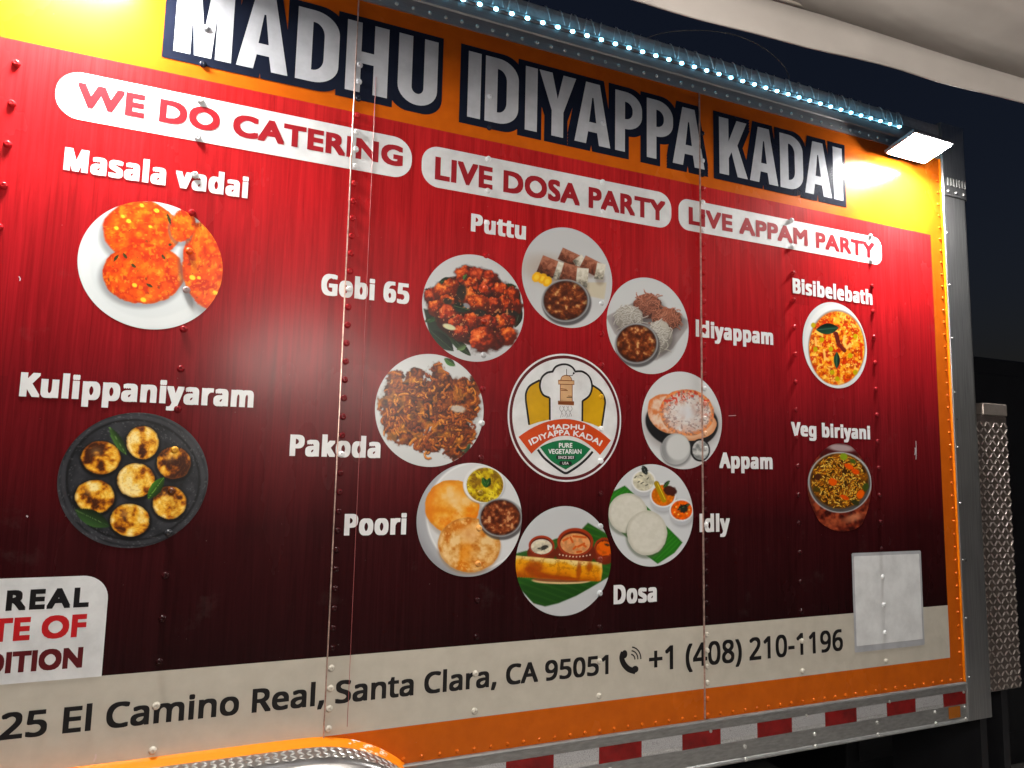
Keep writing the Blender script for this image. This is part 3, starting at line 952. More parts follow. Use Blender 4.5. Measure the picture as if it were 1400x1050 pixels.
def p_puttu(X, Y):
    p = Paint(X, Y, (186, 188, 190))
    p.lay(sstep(420, 700, Y) * .3, (206, 208, 210))
    p.poly([(300, 430), (445, 432), (430, 546), (300, 520)], (188, 180, 160), 6)
    p.disc(60, 350, 190, 100, (150, 130, 112), .25, .5, k=.45)
    def cyl(a, b, w, c0, c1, seed):
        a, b = np.array(a, float), np.array(b, float)
        e = (b - a) / math.hypot(*(b - a))
        nn = np.array([-e[1], e[0]])
        pts = [a + nn * w / 2, b + nn * w / 2, b - nn * w / 2, a - nn * w / 2]
        p.shadow(*((a + b) / 2 + np.array([0, w * .45])), math.hypot(*(b - a)) * .55, w * .4, .4, .4, (96, 78, 66))
        m, sd = p.poly(pts, c1, 4)
        s = ((X - a[0]) * nn[0] + (Y - a[1]) * nn[1]) / (w / 2)
        n = np.clip(.62 - .5 * s + (p.ntex(.06, seed, 3) - .5) * .5, 0, 1)
        p.tex(m, [(0, tuple(x * .45 for x in c1)), (.5, c1), (1, c0)], n)
    BR0, BR1, WH0, WH1 = (158, 102, 80), (104, 56, 40), (212, 208, 196), (182, 176, 160)
    cyl((130, 232), (245, 285), 84, BR0, BR1, 3)
    cyl((245, 262), (275, 305), 74, WH0, WH1, 4)
    cyl((282, 290), (390, 345), 96, BR0, BR1, 5)
    cyl((372, 350), (430, 362), 110, WH0, WH1, 6)
    cyl((-10, 302), (115, 352), 120, BR0, BR1, 7)
    cyl((98, 345), (150, 362), 122, WH0, WH1, 8)
    cyl((140, 352), (250, 385), 120, BR0, BR1, 9)
    cyl((240, 395), (318, 402), 130, WH0, WH1, 10)
    for cx, cy in ((8, 405), (-32, 395), (40, 425)):
        p.disc(cx, cy, 30, 36, (216, 158, 20), .5, .1, .08, 3, cx + 60)
        p.disc(cx, cy, 16, 20, (230, 190, 60), .5, .3)
    p.curry(165, 555, 148, 132, CUR, 7, f=.035)
    return p
def p_idiyappam(X, Y):
    p = Paint(X, Y, (192, 195, 197))
    p.poly([(440, 665), (640, 562), (770, 540), (850, 600), (1003, 690), (1000, 740), (900, 880), (790, 962), (740, 968), (600, 870), (500, 780)], (146, 142, 142), 6)
    p.poly([(470, 680), (640, 590), (790, 580), (960, 690), (880, 850), (760, 930), (620, 850)], (128, 124, 126), 20, .6)
    def mound(cx, cy, rx, ry, c0, c1, c2, seed):
        p.shadow(cx + 8, cy + 22, rx * 1.1, ry * 1.0, .6, .3, (64, 58, 58))
        d, u, v = p.ell(cx, cy, rx, ry, .1, .14, 4, seed)
        m = sstep(1.03, .95, d)
        p.tex(m, [(0, c0), (1, c1)], np.clip(.6 - .55 * v - .2 * u - .3 * d * d + (p.ntex(.05, seed) - .5) * .4, 0, 1))
        rnd = random.Random(seed)
        for k in range(70):
            a_, r_ = rnd.uniform(0, 6.28), math.sqrt(rnd.random())
            q = (cx + math.cos(a_) * rx * r_ * .92, cy + math.sin(a_) * ry * r_ * .92)
            ang, curl = rnd.uniform(0, 6.28), rnd.uniform(-.8, .8)
            lit = .5 - .5 * (q[1] - cy) / ry
            col = np.array(c1) * (1 - lit) * .9 + np.array(c2) * lit
            for j in range(4):
                ang += curl
                e = (q[0] + math.cos(ang) * 12, q[1] + math.sin(ang) * 12)
                p.line((q[0] + 1, q[1] + 4), (e[0] + 1, e[1] + 4), 5, np.array(c0), .6, 2)
                p.line(q, e, 5, col, .9, 2)
                q = e
    mound(725, 595, 98, 88, (58, 32, 26), (140, 84, 66), (190, 128, 106), 3)
    mound(600, 675, 100, 88, (110, 104, 98), (172, 168, 160), (206, 204, 198), 5)
    mound(858, 680, 100, 78, (62, 36, 28), (148, 90, 70), (196, 132, 108), 7)
    mound(805, 800, 88, 112, (112, 108, 102), (180, 176, 166), (214, 211, 204), 9)
    p.curry(650, 848, 134, 126, CUR, 17, f=.035)
    return p
def p_appam(X, Y):
    p = Paint(X, Y, (200, 202, 204))
    p.shadow(590, 425, 280, 205, .45, .15, (120, 112, 112))
    p.disc(588, 408, 262, 186, (24, 24, 26), .12, .03)
    d, u, v = p.disc(495, 345, 165, 130, (206, 168, 140), .6, .03, .04, 3, 2)
    p.tex(sstep(1.02, .97, d), [(0, (196, 116, 70)), (.5, (212, 172, 146)), (1, (220, 196, 176))], np.clip(p.ntex(.03, 5) - .4 * sstep(.8, 1, d), 0, 1))
    d, u, v = p.disc(680, 440, 160, 95, (214, 172, 140), -.2, .03, .03, 3, 4)
    p.lay(sstep(1.02, .97, d) * sstep(.7, 1, d) * .7, (198, 128, 86))
    d, u, v = p.ell(625, 336, 196, 166, .15, .03, 4, 6)
    m = sstep(1.02, .97, d)
    p.tex(m, [(0, (196, 170, 160)), (.5, (208, 196, 190)), (1, (214, 210, 208))], p.ntex(.03, 8))
    p.lay(m * sstep(.80, .98, d) * .95, (206, 98, 30))
    p.lay(m * sstep(.90, .94, d) * sstep(1.02, .98, d) * .5, (232, 160, 100))
    p.lay(m * sstep(.55, .85, d) * sstep(.45, .55, p.ntex(.025, 12)) * .5, (208, 140, 104))
    sp = p.ntex(.075, 14, 2, .15, .85)
    p.lay(m * sstep(.62, .70, sp) * sstep(.25, .5, d) * .55, (120, 96, 96))
    p.lay(m * sstep(.66, .72, p.ntex(.06, 19, 2, .15, .85)) * sstep(.4, .7, d) * sstep(.2, -.4, v) * .9, (190, 54, 34))
    p.lay(m * sstep(.45, .1, np.hypot(u, v)) * .7, (206, 208, 214))
    p.shadow(548, 608, 112, 116, .6, .12, (60, 60, 62))
    d, u, v = p.disc(545, 598, 104, 112, (168, 170, 170), 0, .03)
    p.lay(sstep(1, .95, d) * sstep(.2, -1, u) * .6, (104, 105, 108))
    p.disc(560, 585, 84, 92, (196, 198, 198), 0, .12)
    p.disc(720, 606, 71, 82, (26, 26, 28), 0, .03)
    d, u, v = p.disc(722, 606, 58, 69, (176, 180, 180), 0, .04)
    p.tex(sstep(1.02, .96, d), [(0, (120, 124, 124)), (1, (206, 208, 208))], p.ntex(.04, 22))
    return p
def p_idly(X, Y):
    p = Paint(X, Y, (198, 201, 204))
    m, sd = p.poly([(600, 230), (735, 162), (800, 220), (1112, 532), (1060, 600), (950, 672), (880, 620), (640, 400), (600, 330)], (34, 100, 26), 4)
    st = np.sin((X * .7 + Y * .72) * .28 + fbm(X * .01, Y * .01, 3) * 3)
    p.lay(m * sstep(.2, 1, st) * .35, (74, 148, 44))
    p.lay(m * sstep(20, 0, sd) * .3, (20, 60, 18))
    for cx, cy, rx, ry, s in ((755, 342, 127, 130, 3), (880, 470, 130, 146, 5)):
        p.shadow(cx - 4, cy + 16, rx * 1.05, ry * 1.04, .55, .07, (70, 78, 60))
        d, u, v = p.disc(cx, cy, rx, ry, (204, 202, 190), 0, .02, .02, 6, s)
        m = sstep(1.02, .97, d)
        p.tex(m, [(0, (200, 198, 187)), (1, (208, 206, 196))], p.ntex(.05, s))
        p.lay(m * sstep(.82, 1, d) * .35, (150, 146, 130))
    for cx, cy, r, base in ((858, 132, 72, (204, 200, 178)), (985, 226, 78, (204, 104, 18)), (1105, 322, 72, (214, 88, 10))):
        p.shadow(cx + 6, cy + 44, r * 1.08, r * .95, .5, .25, (120, 122, 128))
        p.disc(cx, cy + 28, r * 1.03, r * .98, (176, 179, 184), 0, .04)
        p.disc(cx, cy, r * 1.10, r * 1.02, (218, 219, 220), 0, .03)
        d, u, v = p.disc(cx, cy, r * .96, r * .88, base, 0, .04)
        p.tex(sstep(1.02, .96, d), [(0, tuple(x * .82 for x in base)), (1, tuple(min(255, x * 1.1) for x in base))], p.ntex(.05, int(cx)))
    for a, b in (((810, 100), (800, 112)), ((835, 95), (850, 100)), ((890, 110), (880, 120)), ((840, 150), (855, 140)), ((820, 140), (830, 135)), ((872, 160), (885, 155))):
        p.line(a, b, 6, (40, 40, 34))
    p.leaf((850, 30), (880, 92), 40, (30, 34, 32), (140, 150, 150))
    p.line((942, 148), (990, 255), 34, (150, 122, 16))
    p.line((950, 150), (998, 252), 6, (206, 178, 50))
    p.disc(1030, 195, 46, 32, (58, 26, 20), .3, .15, .2, 3, 4)
    p.leaf((985, 175), (1030, 128), 26, (36, 76, 30))
    p.disc(1118, 312, 30, 26, (34, 34, 30), .4, .2, .3, 3, 6)
    p.leaf((1075, 322), (1165, 280), 24, (30, 36, 28))
    for cx, cy in ((1070, 300), (1085, 350), (1140, 345), (1155, 320), (1060, 335)):
        p.disc(cx, cy, 6, 6, (240, 190, 90), 0, .3)
    return p
def p_dosa(X, Y):
    p = Paint(X, Y, (186, 189, 192))
    m, sd = p.poly([(495, 404), (660, 500), (660, 740), (560, 800), (420, 880), (300, 930), (215, 950), (140, 930), (20, 800), (20, 605), (100, 585), (280, 510), (440, 460)], (30, 72, 22), 5)
    st = np.sin((X * .25 - Y * .9) * .16 + X * .012)
    p.lay(m * sstep(.1, 1, st) * .35, (64, 116, 38))
    p.lay(m * sstep(770, 830, Y) * .35, (14, 34, 12))
    p.lay(m * sstep(500, 620, Y) * sstep(640, 560, Y) * .3, (120, 128, 110))
    def pot(cx, cy, rx, ry, fill, seed):
        p.disc(cx, cy + ry * .75, rx * 1.12, ry * 1.0, (92, 30, 16), 0, .04)
        p.disc(cx - rx * .2, cy + ry * .8, rx * .6, ry * .7, (126, 46, 24), 0, .5, k=.7)
        p.disc(cx, cy, rx, ry, (140, 48, 22), 0, .03)
        p.disc(cx, cy + 4, rx * .86, ry * .84, (70, 22, 12), 0, .04)
        d, u, v = p.disc(cx, cy + ry * .12, rx * .82, ry * .74, fill, 0, .04)
        p.tex(sstep(1.02, .96, d), [(0, tuple(x * .85 for x in fill)), (1, tuple(min(255, x * 1.07) for x in fill))], p.ntex(.04, seed))
    pot(192, 553, 84, 66, (206, 198, 176), 3)
    pot(602, 565, 66, 64, (196, 84, 16), 8)
    pot(412, 530, 118, 92, (206, 142, 92), 5)
    for x in range(310, 520, 22):
        p.disc(x, 612 + 14 * math.sin((x - 310) / 210 * math.pi), 5, 5, (206, 190, 170), 0, .3)
    for a, b in (((335, 520), (365, 505)), ((380, 500), (395, 530)), ((400, 492), (480, 500)), ((430, 560), (470, 540)), ((400, 575), (415, 560)), ((460, 545), (480, 560)), ((425, 595), (450, 592))):
        p.line(a, b, 14, (190, 84, 26))
    p.disc(210, 565, 26, 14, (50, 50, 44), -.4, .2, .4, 3, 5)
    p.disc(175, 572, 10, 6, (70, 70, 60), 0, .3)
    p.disc(610, 560, 40, 30, (206, 90, 14), .3, .2, .4, 4, 5)
    p.disc(620, 548, 18, 8, (40, 30, 20), .3, .3)
    p.disc(320, 782, 190, 22, (206, 176, 130), .01, .08)
    p.disc(320, 776, 186, 16, (120, 70, 40), .01, .1)
    m, sd = p.poly([(0, 618), (120, 626), (300, 642), (560, 662), (585, 672), (588, 720), (578, 782), (560, 786), (300, 772), (0, 755)], (214, 140, 24), 4)
    tt = np.clip((Y - (620 + (X - 28) * .085)) / 130, 0, 1)
    n = p.ntex(.012, 12)
    p.tex(m, [(0, (226, 204, 140)), (.16, (220, 184, 96)), (.26, (214, 150, 26)), (.7, (206, 124, 14)), (1, (150, 70, 10))], np.clip(tt + (n - .5) * .18, 0, 1))
    for cx, cy, rx, ry in ((150, 695, 56, 44), (120, 710, 40, 20), (435, 715, 16, 60), (505, 690, 18, 36), (190, 745, 60, 16), (330, 765, 120, 12)):
        p.disc(cx, cy, rx, ry, (138, 52, 10), .1, .5, .3, 3, int(cx), .75)
    p.lay(m * sstep(.68, .76, p.ntex(.06, 31)) * .3, (120, 60, 10))
    p.lay(m * sstep(560, 590, X) * .5, (230, 190, 120))
    return p
def p_bisi(X, Y):
    p = Paint(X, Y, (214, 216, 217))
    d, u, v = p.ell(230, 290, 125, 167)
    p.lay(sstep(.92, 1.0, d) * .25, (170, 172, 176))
    p.disc(238, 298, 111, 146, (130, 120, 112), 0, .03, k=.9)
    d, u, v = p.disc(238, 301, 107, 142, (206, 104, 20), 0, .03)
    m = sstep(1.02, .97, d)
    p.tex(m, [(0, (150, 48, 8)), (.35, (204, 90, 12)), (.65, (218, 132, 26)), (1, (232, 164, 52))], p.ntex(.07, 3, 5))
    p.lay(m * sstep(.76, .86, p.ntex(.11, 9, 3)) * .75, (242, 206, 110))
    p.lay(m * sstep(.74, .84, p.ntex(.09, 15, 3)) * .75, (176, 30, 8))
    for cx, cy in ((147, 212), (310, 255), (215, 305), (220, 395), (310, 395), (240, 420), (155, 305), (180, 268), (290, 330)):
        p.disc(cx, cy, 9, 10, (170, 150, 14), 0, .2)
    p.leaf((158, 230), (245, 222), 42, (22, 52, 36), (70, 110, 90))
    p.leaf((238, 315), (238, 380), 24, (24, 58, 40), (80, 120, 100))
    p.line((235, 245), (245, 285), 16, (82, 24, 20))
    p.line((245, 285), (268, 310), 15, (96, 26, 20))
    for a, b in (((268, 255), (264, 280)), ((264, 280), (278, 300)), ((278, 300), (288, 290)), ((188, 310), (192, 338)), ((192, 338), (204, 345)), ((155, 262), (158, 290))):
        p.line(a, b, 9, (232, 178, 96))
    return p
def p_biryani(X, Y):
    p = Paint(X, Y, (70, 22, 16))
    # hammered copper pot
    n = p.ntex(.05, 3, 3)
    p.tex(np.ones(len(X)), [(0, (44, 12, 10)), (.5, (96, 34, 22)), (1, (150, 70, 44))], n)
    p.lay(sstep(160, 130, X) * .6, (30, 8, 8))
    p.disc(300, 960, 34, 14, (206, 140, 104), -.3, .6, k=.6)
    p.disc(240, 975, 50, 14, (150, 76, 48), -.1, .6, k=.5)
    p.lay(sstep(740, 700, Y), (60, 16, 18))
    p.disc(255, 688, 52, 14, (196, 190, 190), .1, .4, k=.7)
    p.disc(250, 822, 124, 118, (160, 162, 164), .15, .02)
    p.disc(250, 824, 118, 112, (70, 66, 64), .15, .02)
    d, u, v = p.disc(248, 816, 112, 106, (130, 78, 18), .15, .04)
    m = sstep(1.03, .95, d)
    p.tex(m, [(0, (44, 24, 8)), (1, (134, 78, 18))], p.ntex(.05, 21))
    rnd = random.Random(8)
    for k in range(560):
        a_, r_ = rnd.uniform(0, 6.28), math.sqrt(rnd.random())
        q = (248 + math.cos(a_) * 106 * r_, 816 + math.sin(a_) * 100 * r_)
        g_ = rnd.uniform(0, 6.28)
        L = rnd.uniform(6, 10)
        e = (q[0] + math.cos(g_) * L, q[1] + math.sin(g_) * L)
        c = rnd.choice([(220, 156, 40), (198, 122, 26), (238, 198, 96), (160, 86, 20), (226, 176, 70), (214, 150, 46)])
        p.line((q[0] + .6, q[1] + 1.6), (e[0] + .6, e[1] + 1.6), 4.2, (36, 18, 8), .7, 1.2)
        p.line(q, e, 3.4, c, .95, 1.0)
    p.lay(m * sstep(.9, 1.02, d) * .4, (40, 24, 12))
    for cx, cy, w, h, c in ((222, 820, 17, 14, (206, 78, 14)), (330, 868, 14, 18, (210, 84, 14)), (285, 760, 20, 10, (206, 76, 16)), (310, 780, 16, 10, (200, 70, 14)), (268, 880, 18, 8, (196, 70, 14)),
                          (350, 840, 12, 16, (50, 62, 22)), (165, 800, 12, 14, (60, 30, 16)), (265, 722, 14, 14, (120, 140, 30)), (300, 740, 12, 8, (60, 76, 24)), (160, 850, 14, 10, (62, 50, 16)), (310, 900, 16, 10, (44, 44, 20))):
        p.disc(cx, cy, w, h, c, .4, .15, .15, 3, cx)
    return p

BUMPV = None
def picture_mat():
    m, nt, b = new_mat('printed_photograph')
    a = nt.nodes.new('ShaderNodeVertexColor')
    a.layer_name = 'ink'
    nt.links.new(a.outputs[0], b.inputs['Base Color'])
    gloss(b, 0.32, spec=0.30)
    bump(nt, b, noise(nt, 7.0, wpos(nt), 2.0), 0.05, 0.004)
    return m
PRINT = picture_mat()
PIC_INK = []
def picture(label, fn, org, sc, cx, cz, rad, outline=None, rings=92, segs=288, parent=None):
    """a polar sheet of points carrying the printed picture"""
    th = 2 * math.pi * np.arange(segs) / segs
    if outline is None:
        ox, oz = np.cos(th) * rad, np.sin(th) * rad
    else:
        pts = np.array([W(org[0] + a / sc, org[1] + b / sc) for a, b in outline]) - [cx, cz]
        ang = np.unwrap(np.arctan2(pts[:, 1], pts[:, 0]))
        o = np.argsort(np.mod(ang, 2 * np.pi))
        A, R = np.mod(ang, 2 * np.pi)[o], np.hypot(pts[:, 0], pts[:, 1])[o]
        rr = np.interp(th, A, R, period=2 * np.pi)
        ox, oz = np.cos(th) * rr, np.sin(th) * rr
    rs = (np.arange(1, rings + 1) / rings) ** .85
    x = np.concatenate([[cx], (cx + rs[:, None] * ox[None]).ravel()])
    z = np.concatenate([[cz], (cz + rs[:, None] * oz[None]).ravel()])
    px, py = to_px(x, z)
    p = fn((px - org[0]) * sc, (py - org[1]) * sc)
    g = p.c.mean(1, keepdims=True)
    c = np.clip(g + (p.c - g) * 1.14, 0, 255) / 255
    c = c ** .93
    c = np.where(c <= .04045, c / 12.92, ((c + .055) / 1.055) ** 2.4)
    V = np.stack([x, np.full(len(x), L1), z], 1)
    PIC_INK.append((x, z, c, max(np.hypot(ox, oz))))
    F = []
    for k in range(segs):
        F.append((0, 1 + k, 1 + (k + 1) % segs))
    for j in range(rings - 1):
        a, b = 1 + j * segs, 1 + (j + 1) * segs
        F += [(a + k, b + k, b + (k + 1) % segs, a + (k + 1) % segs) for k in range(segs)]
    F = [f[::-1] for f in F] if False else F
    me = bpy.data.meshes.new('dish_picture')
    me.from_pydata(V.tolist(), [], F)
    at = me.color_attributes.new('ink', 'FLOAT_COLOR', 'POINT')
    at.data.foreach_set('color', np.concatenate([c, np.ones((len(c), 1))], 1).astype(np.float32).ravel())
    me.materials.append(PRINT)
    me.update()
    o = link(bpy.data.objects.new('dish_picture', me), TRUCK)
    o['label'] = label
    return o
R0 = 0.162
PICS = [
    ('white plate of orange lentil fritters', p_masala, (80, 250), 5.0, -0.1181, 2.0868, 0.1636),
    ('black pan of seven browned rice dumplings', p_kulip, (60, 550), 5.0, -0.1188, 1.5518, 0.1630),
    ('plate of red fried cauliflower with dark leaves', p_gobi, (500, 300), 5.0, 0.7468, 2.0710, R0),
    ('plate of tangled brown onion fritters', p_pakoda, (500, 470), 5.0, 0.6222, 1.7588, R0),
    ('plate of puffed breads with two curry bowls', p_poori, (550, 620), 5.528, 0.7529, 1.4487, R0),
    ('plate of brown and white steamed rice cylinders with curry', p_puttu, (740, 300), 5.0, 1.0614, 2.2033, R0),
    ('plate of string hopper mounds with curry', p_idiyappam, (740, 300), 5.0, 1.3655, 2.0778, R0),
    ('plate of lacy white pancakes on black dish', p_appam, (820, 500), 5.25, 1.5013, 1.7693, 0.1633),
    ('plate of two white rice cakes on green leaf', p_idly, (700, 630), 4.773, 1.3776, 1.4567, 0.1630),
    ('plate of rolled golden crepe with three clay pots', p_dosa, (700, 630), 4.773, 1.0612, 1.3223, 0.1633),
    ('white bowl of orange rice with cashews', p_bisi, (1060, 370), 2.839, 2.2070, 2.0857, 0.1645),
]
for lab, fn, org, sc, cx, cz, rad in PICS:
    picture(lab, fn, org, sc, cx, cz, rad)
bxz = W(1060 + 250 / 2.839, 370 + 835 / 2.839)
outl = [(372, 840), (370, 800), (350, 750), (330, 722), (312, 700), (290, 680), (262, 671), (225, 674), (195, 690), (165, 722), (140, 758), (127, 800), (124, 840), (132, 890), (150, 935), (172, 975), (205, 998), (240, 1010), (275, 1011), (310, 1003), (335, 985), (350, 950), (362, 910), (370, 870)]
picture('copper pot of vegetable rice', p_biryani, (1060, 370), 2.839, bxz[0], bxz[1], 0, outl)

# ------------------------------------------------------------------ round emblem in the middle
LX, LZ, LR = 1.0608, 1.7585, 0.1989
EM = flat('emblem', [(circle(LX, LZ, LR), [])], L1, WHITE, TRUCK)
flat('emblem_ring', [(circle(LX, LZ, LR * .972), [circle(LX, LZ, LR * .925)[::-1]])], L2, MAROON, EM)
E4 = ((660, 470), 5.25)
e4 = lambda pts: px_path(pts, *E4)
flat('hat_side', [(e4(smooth_path([(410, 262), (355, 292), (320, 345), (314, 395), (334, 585)])) + e4([(400, 562), (478, 545), (478, 388)]) + e4(smooth_path([(478, 388), (432, 368), (410, 315), (410, 262)])), [])], L2, YELLOW, EM)
flat('hat_side', [(e4(smooth_path([(782, 300), (845, 345), (873, 405), (868, 480), (850, 605)])) + e4([(790, 578), (714, 555), (714, 412)]) + e4(smooth_path([(714, 412), (765, 375), (783, 330), (782, 300)])), [])], L2, YELLOW, EM)
SW = 0.0064
flat('hat_outline', [(stroke(e4(smooth_path([(332, 582), (318, 480), (308, 400), (312, 345), (340, 300), (408, 262)])), SW), [])], L3, BLACK, EM)
flat('hat_outline', [(stroke(e4(smooth_path([(785, 298), (845, 340), (876, 405), (870, 480), (851, 605)])), SW), [])], L3, BLACK, EM)
for pth in (smooth_path([(480, 547), (480, 470), (479, 388)]), smooth_path([(479, 388), (432, 366), (409, 312), (420, 248), (458, 210), (502, 200)]), smooth_path([(498, 204), (520, 168), (560, 150), (605, 150), (642, 170), (664, 202)]),
            smooth_path([(660, 200), (715, 200), (765, 240), (783, 310), (764, 372), (714, 412)]), smooth_path([(714, 410), (714, 480), (713, 556)])):
    flat('hat_outline', [(stroke(e4(pth), SW), [])], L4, BLACK, EM)
PR = flat('press_body', [(e4([(555, 288), (641, 288), (641, 418), (555, 418)]), [])], L3, TAN, EM)
for pts in ([(541, 262), (655, 266), (655, 293), (541, 290)], [(540, 411), (653, 416), (653, 443), (540, 438)]):
    flat('press_flange', [(e4(pts), [])], L4, TAN, EM)
flat('press_dome', [(e4(smooth_path([(556, 264), (565, 240), (585, 228), (610, 228), (630, 242), (640, 266)])), [])], L4, TAN, EM)
def thin(pts, w, mat, y=L5):
    flat('emblem_line', [(stroke(e4(pts), w), [])], y, mat, EM)
for pts in ([(541, 262), (655, 266), (655, 293), (541, 290), (541, 262)], [(540, 411), (653, 416), (653, 443), (540, 438), (540, 411)], [(555, 290), (555, 412)], [(641, 292), (641, 415)],
            smooth_path([(556, 264), (565, 240), (585, 228), (610, 228), (630, 242), (640, 266)]), [(600, 182), (600, 228)], [(600, 229), (641, 229), (650, 214)], [(556, 322), (600, 328)], [(560, 334), (608, 336)], [(610, 375), (640, 377)], [(600, 384), (640, 386)]):
    thin(pts, 0.0022, BROWNP if pts[0][0] not in (600,) else BLACK)
flat('crank_knob', [(circle(*e4([(651, 212)])[0], 0.0034, n=12), [])], L5, BLACK, EM)
for k in range(6):
    x = 556 + k * 15
    thin(smooth_path([(x, 448), (x + (10 if k % 2 else -6), 468), (x - (6 if k % 2 else -10), 492), (x + 5, 512), (x, 530 - (k % 3) * 4)]), 0.0014, GREY, L3)
arcp = lambda x0, x1, xc, yc, k0, k1, n=18: [(x0 + (x1 - x0) * i / n, yc + (k0 if x0 + (x1 - x0) * i / n < xc else k1) * (x0 + (x1 - x0) * i / n - xc) ** 2) for i in range(n + 1)]
flat('emblem_banner', [(e4(arcp(255, 918, 588, 540, .00116, .00142)) + e4(arcp(840, 348, 592, 660, .00218, .00225)), [])], L4, BANNER, EM)
flat('emblem_shield', [(e4(arcp(410, 772, 594, 690, .00154, .00205)) + e4(smooth_path([(772, 755), (700, 835), (594, 903)])) + e4(smooth_path([(594, 903), (490, 840), (410, 743)])), [])], L3, GREEN, EM)
flat('shield_outline', [(stroke(e4(smooth_path([(394, 760), (440, 820), (520, 885), (575, 922), (596, 928), (618, 920), (690, 872), (750, 818), (788, 774)])), 0.0075), [])], L3, BLACK, EM)
def e_text(s, xa, xb, yb, h, mat, k=0.0, xc=590, y=L5, bold=0.0010):
    """text in the emblem, optionally bent along a curve, given in the enlarged view's coordinates"""
    v, f = raw_text(s, 1.02, 3)
    X = xa + (v[:, 0] - v[:, 0].min()) / np.ptp(v[:, 0]) * (xb - xa)
    Y = yb - v[:, 1] / CAP * h
    sl = 2 * k * (X - xc)
    Y = Y + k * (X - xc) ** 2
    X = X - sl * (Y - (yb + k * (X - xc) ** 2)) * .9
    P = np.array(e4(list(zip(X, Y))))
    V, F = [], []
    for i, (sx, sz) in enumerate(((0, 0), (bold, 0), (-bold, 0), (0, bold), (0, -bold))):
        V.append(np.stack([P[:, 0] + sx, np.full(len(P), y - .00001 * i), P[:, 1] + sz], 1))
        F += [tuple(i * len(P) + q for q in t) for t in f]
    o = mesh_obj('lettering', np.concatenate(V), F, mat, EM)
    fix_normals(o)
e_text('MADHU', 466, 726, 612, 33, WHITE_TXT, .00035, 590)
e_text('IDIYAPPA KADAI', 345, 838, 655, 36, WHITE_TXT, .00125, 588)
e_text('PURE', 546, 640, 745, 32, WHITE_TXT, bold=.0006)
e_text('VEGETARIAN', 470, 706, 789, 32, WHITE_TXT, bold=.0006)
def e_pill(xa, xb, ya, yb):
    (x0, z1), (x1, z0) = e4([(xa, ya)])[0], e4([(xb, yb)])[0]
    flat('emblem_pill', [(round_rect(x0, x1, z0, z1, ((z1 - z0) * .48,) * 4, 6), [])], L4, BLACK, EM)
e_pill(524, 662, 800, 832)
e_pill(548, 638, 842, 873)
e_text('SINCE 2023', 540, 652, 825, 18, WHITE_TXT, bold=.0002)
e_text('USA', 571, 614, 866, 18, WHITE_TXT, bold=.0002)

# ------------------------------------------------------------------ rivets
def rivet_mesh(name, prof, n, mat):
    V, F = [(0, prof[-1][1], 0)], []
    for r, y in prof[:-1]:
        V += [(r * math.cos(2 * math.pi * k / n), y, r * math.sin(2 * math.pi * k / n)) for k in range(n)]
    R = len(prof) - 1
    for j in range(R - 1):
        a, b = 1 + j * n, 1 + (j + 1) * n
        F += [(a + k, a + (k + 1) % n, b + (k + 1) % n, b + k) for k in range(n)]
    a = 1 + (R - 1) * n
    F += [(a + k, a + (k + 1) % n, 0) for k in range(n)]
    me = bpy.data.meshes.new(name)
    me.from_pydata(V, [], F)
    me.materials.append(mat)
    me.polygons.foreach_set('use_smooth', [True] * len(me.polygons))
    bm = bmesh.new()
    bm.from_mesh(me)
    bmesh.ops.recalc_face_normals(bm, faces=bm.faces)
    bm.to_mesh(me)
    bm.free()
    return me
DOME = [(0.0094, 0.0005), (0.0089, -0.0034), (0.0068, -0.0064), (0.0032, -0.0080), (0.0023, -0.0070), (0, -0.0070)]
SMALL = [(0.0058, 0.0005), (0.0053, -0.0028), (0.0036, -0.0046), (0.0014, -0.0052), (0, -0.0046)]
_riv = {}
def rivet(x, z, mat, prof=DOME, name='rivet', parent=TRUCK, y=-0.0008, n=10):
    key = (id(mat), len(prof), prof[0][0])
    if key not in _riv:
        _riv[key] = rivet_mesh(name, prof, n, mat)
    o = bpy.data.objects.new(name, _riv[key])
    o.location = (x, y, z)
    link(o, parent)
    return o
def ink_at(x, z):
    """vinyl colour a rivet is wrapped in, by what is printed there"""
    best = None
    for y, tri, mat in INK:
        if (best is None or y < best[0]) and ink_hit(tri, x, z):
            best = (y, mat)
    if best:
        return WRAP if best[1] is BLACK else best[1]
    for xs, zs, c, rad in PIC_INK:
        if math.hypot(x - xs[0], z - zs[0]) < rad:
            d = np.hypot(xs - x, zs - z)
            if d.min() < .006:
                col = c[np.argsort(d)[:40]].mean(0)
                return vinyl('rivet_print', (*[float(q) for q in col], 1.0))
    return WRAP
ZGRID = [0.9150 + 0.1016 * k for k in range(19)]
for x in (-0.445, -0.037, 0.779, 1.1845, 2.0025, 2.4115):
    for z in ZGRID:
        if x == -0.445 and z < 2.0:
            continue
        if z > 2.6 and random.random() < .5 and x not in (-0.037, 0.779):
            continue
        rivet(x, z, ink_at(x, z))
for x in (0.3735, 1.5915):
    for k in range(42 if x > 1 else 37):
        z = 0.9150 + 0.0508 * (k + (5 if False else 0)) - (0.1016 if x > 1 else 0)
        if z < 2.80 and z > 0.80:
            rivet(x, z, ink_at(x, z))
for k in range(41):
    rivet(2.822, 0.812 + 0.0508 * k, WRAP, SMALL)
for k in range(44):
    x = 0.578 + 0.0508 * k
    if x < 2.80:
        rivet(x, 0.8135, WRAP, SMALL)

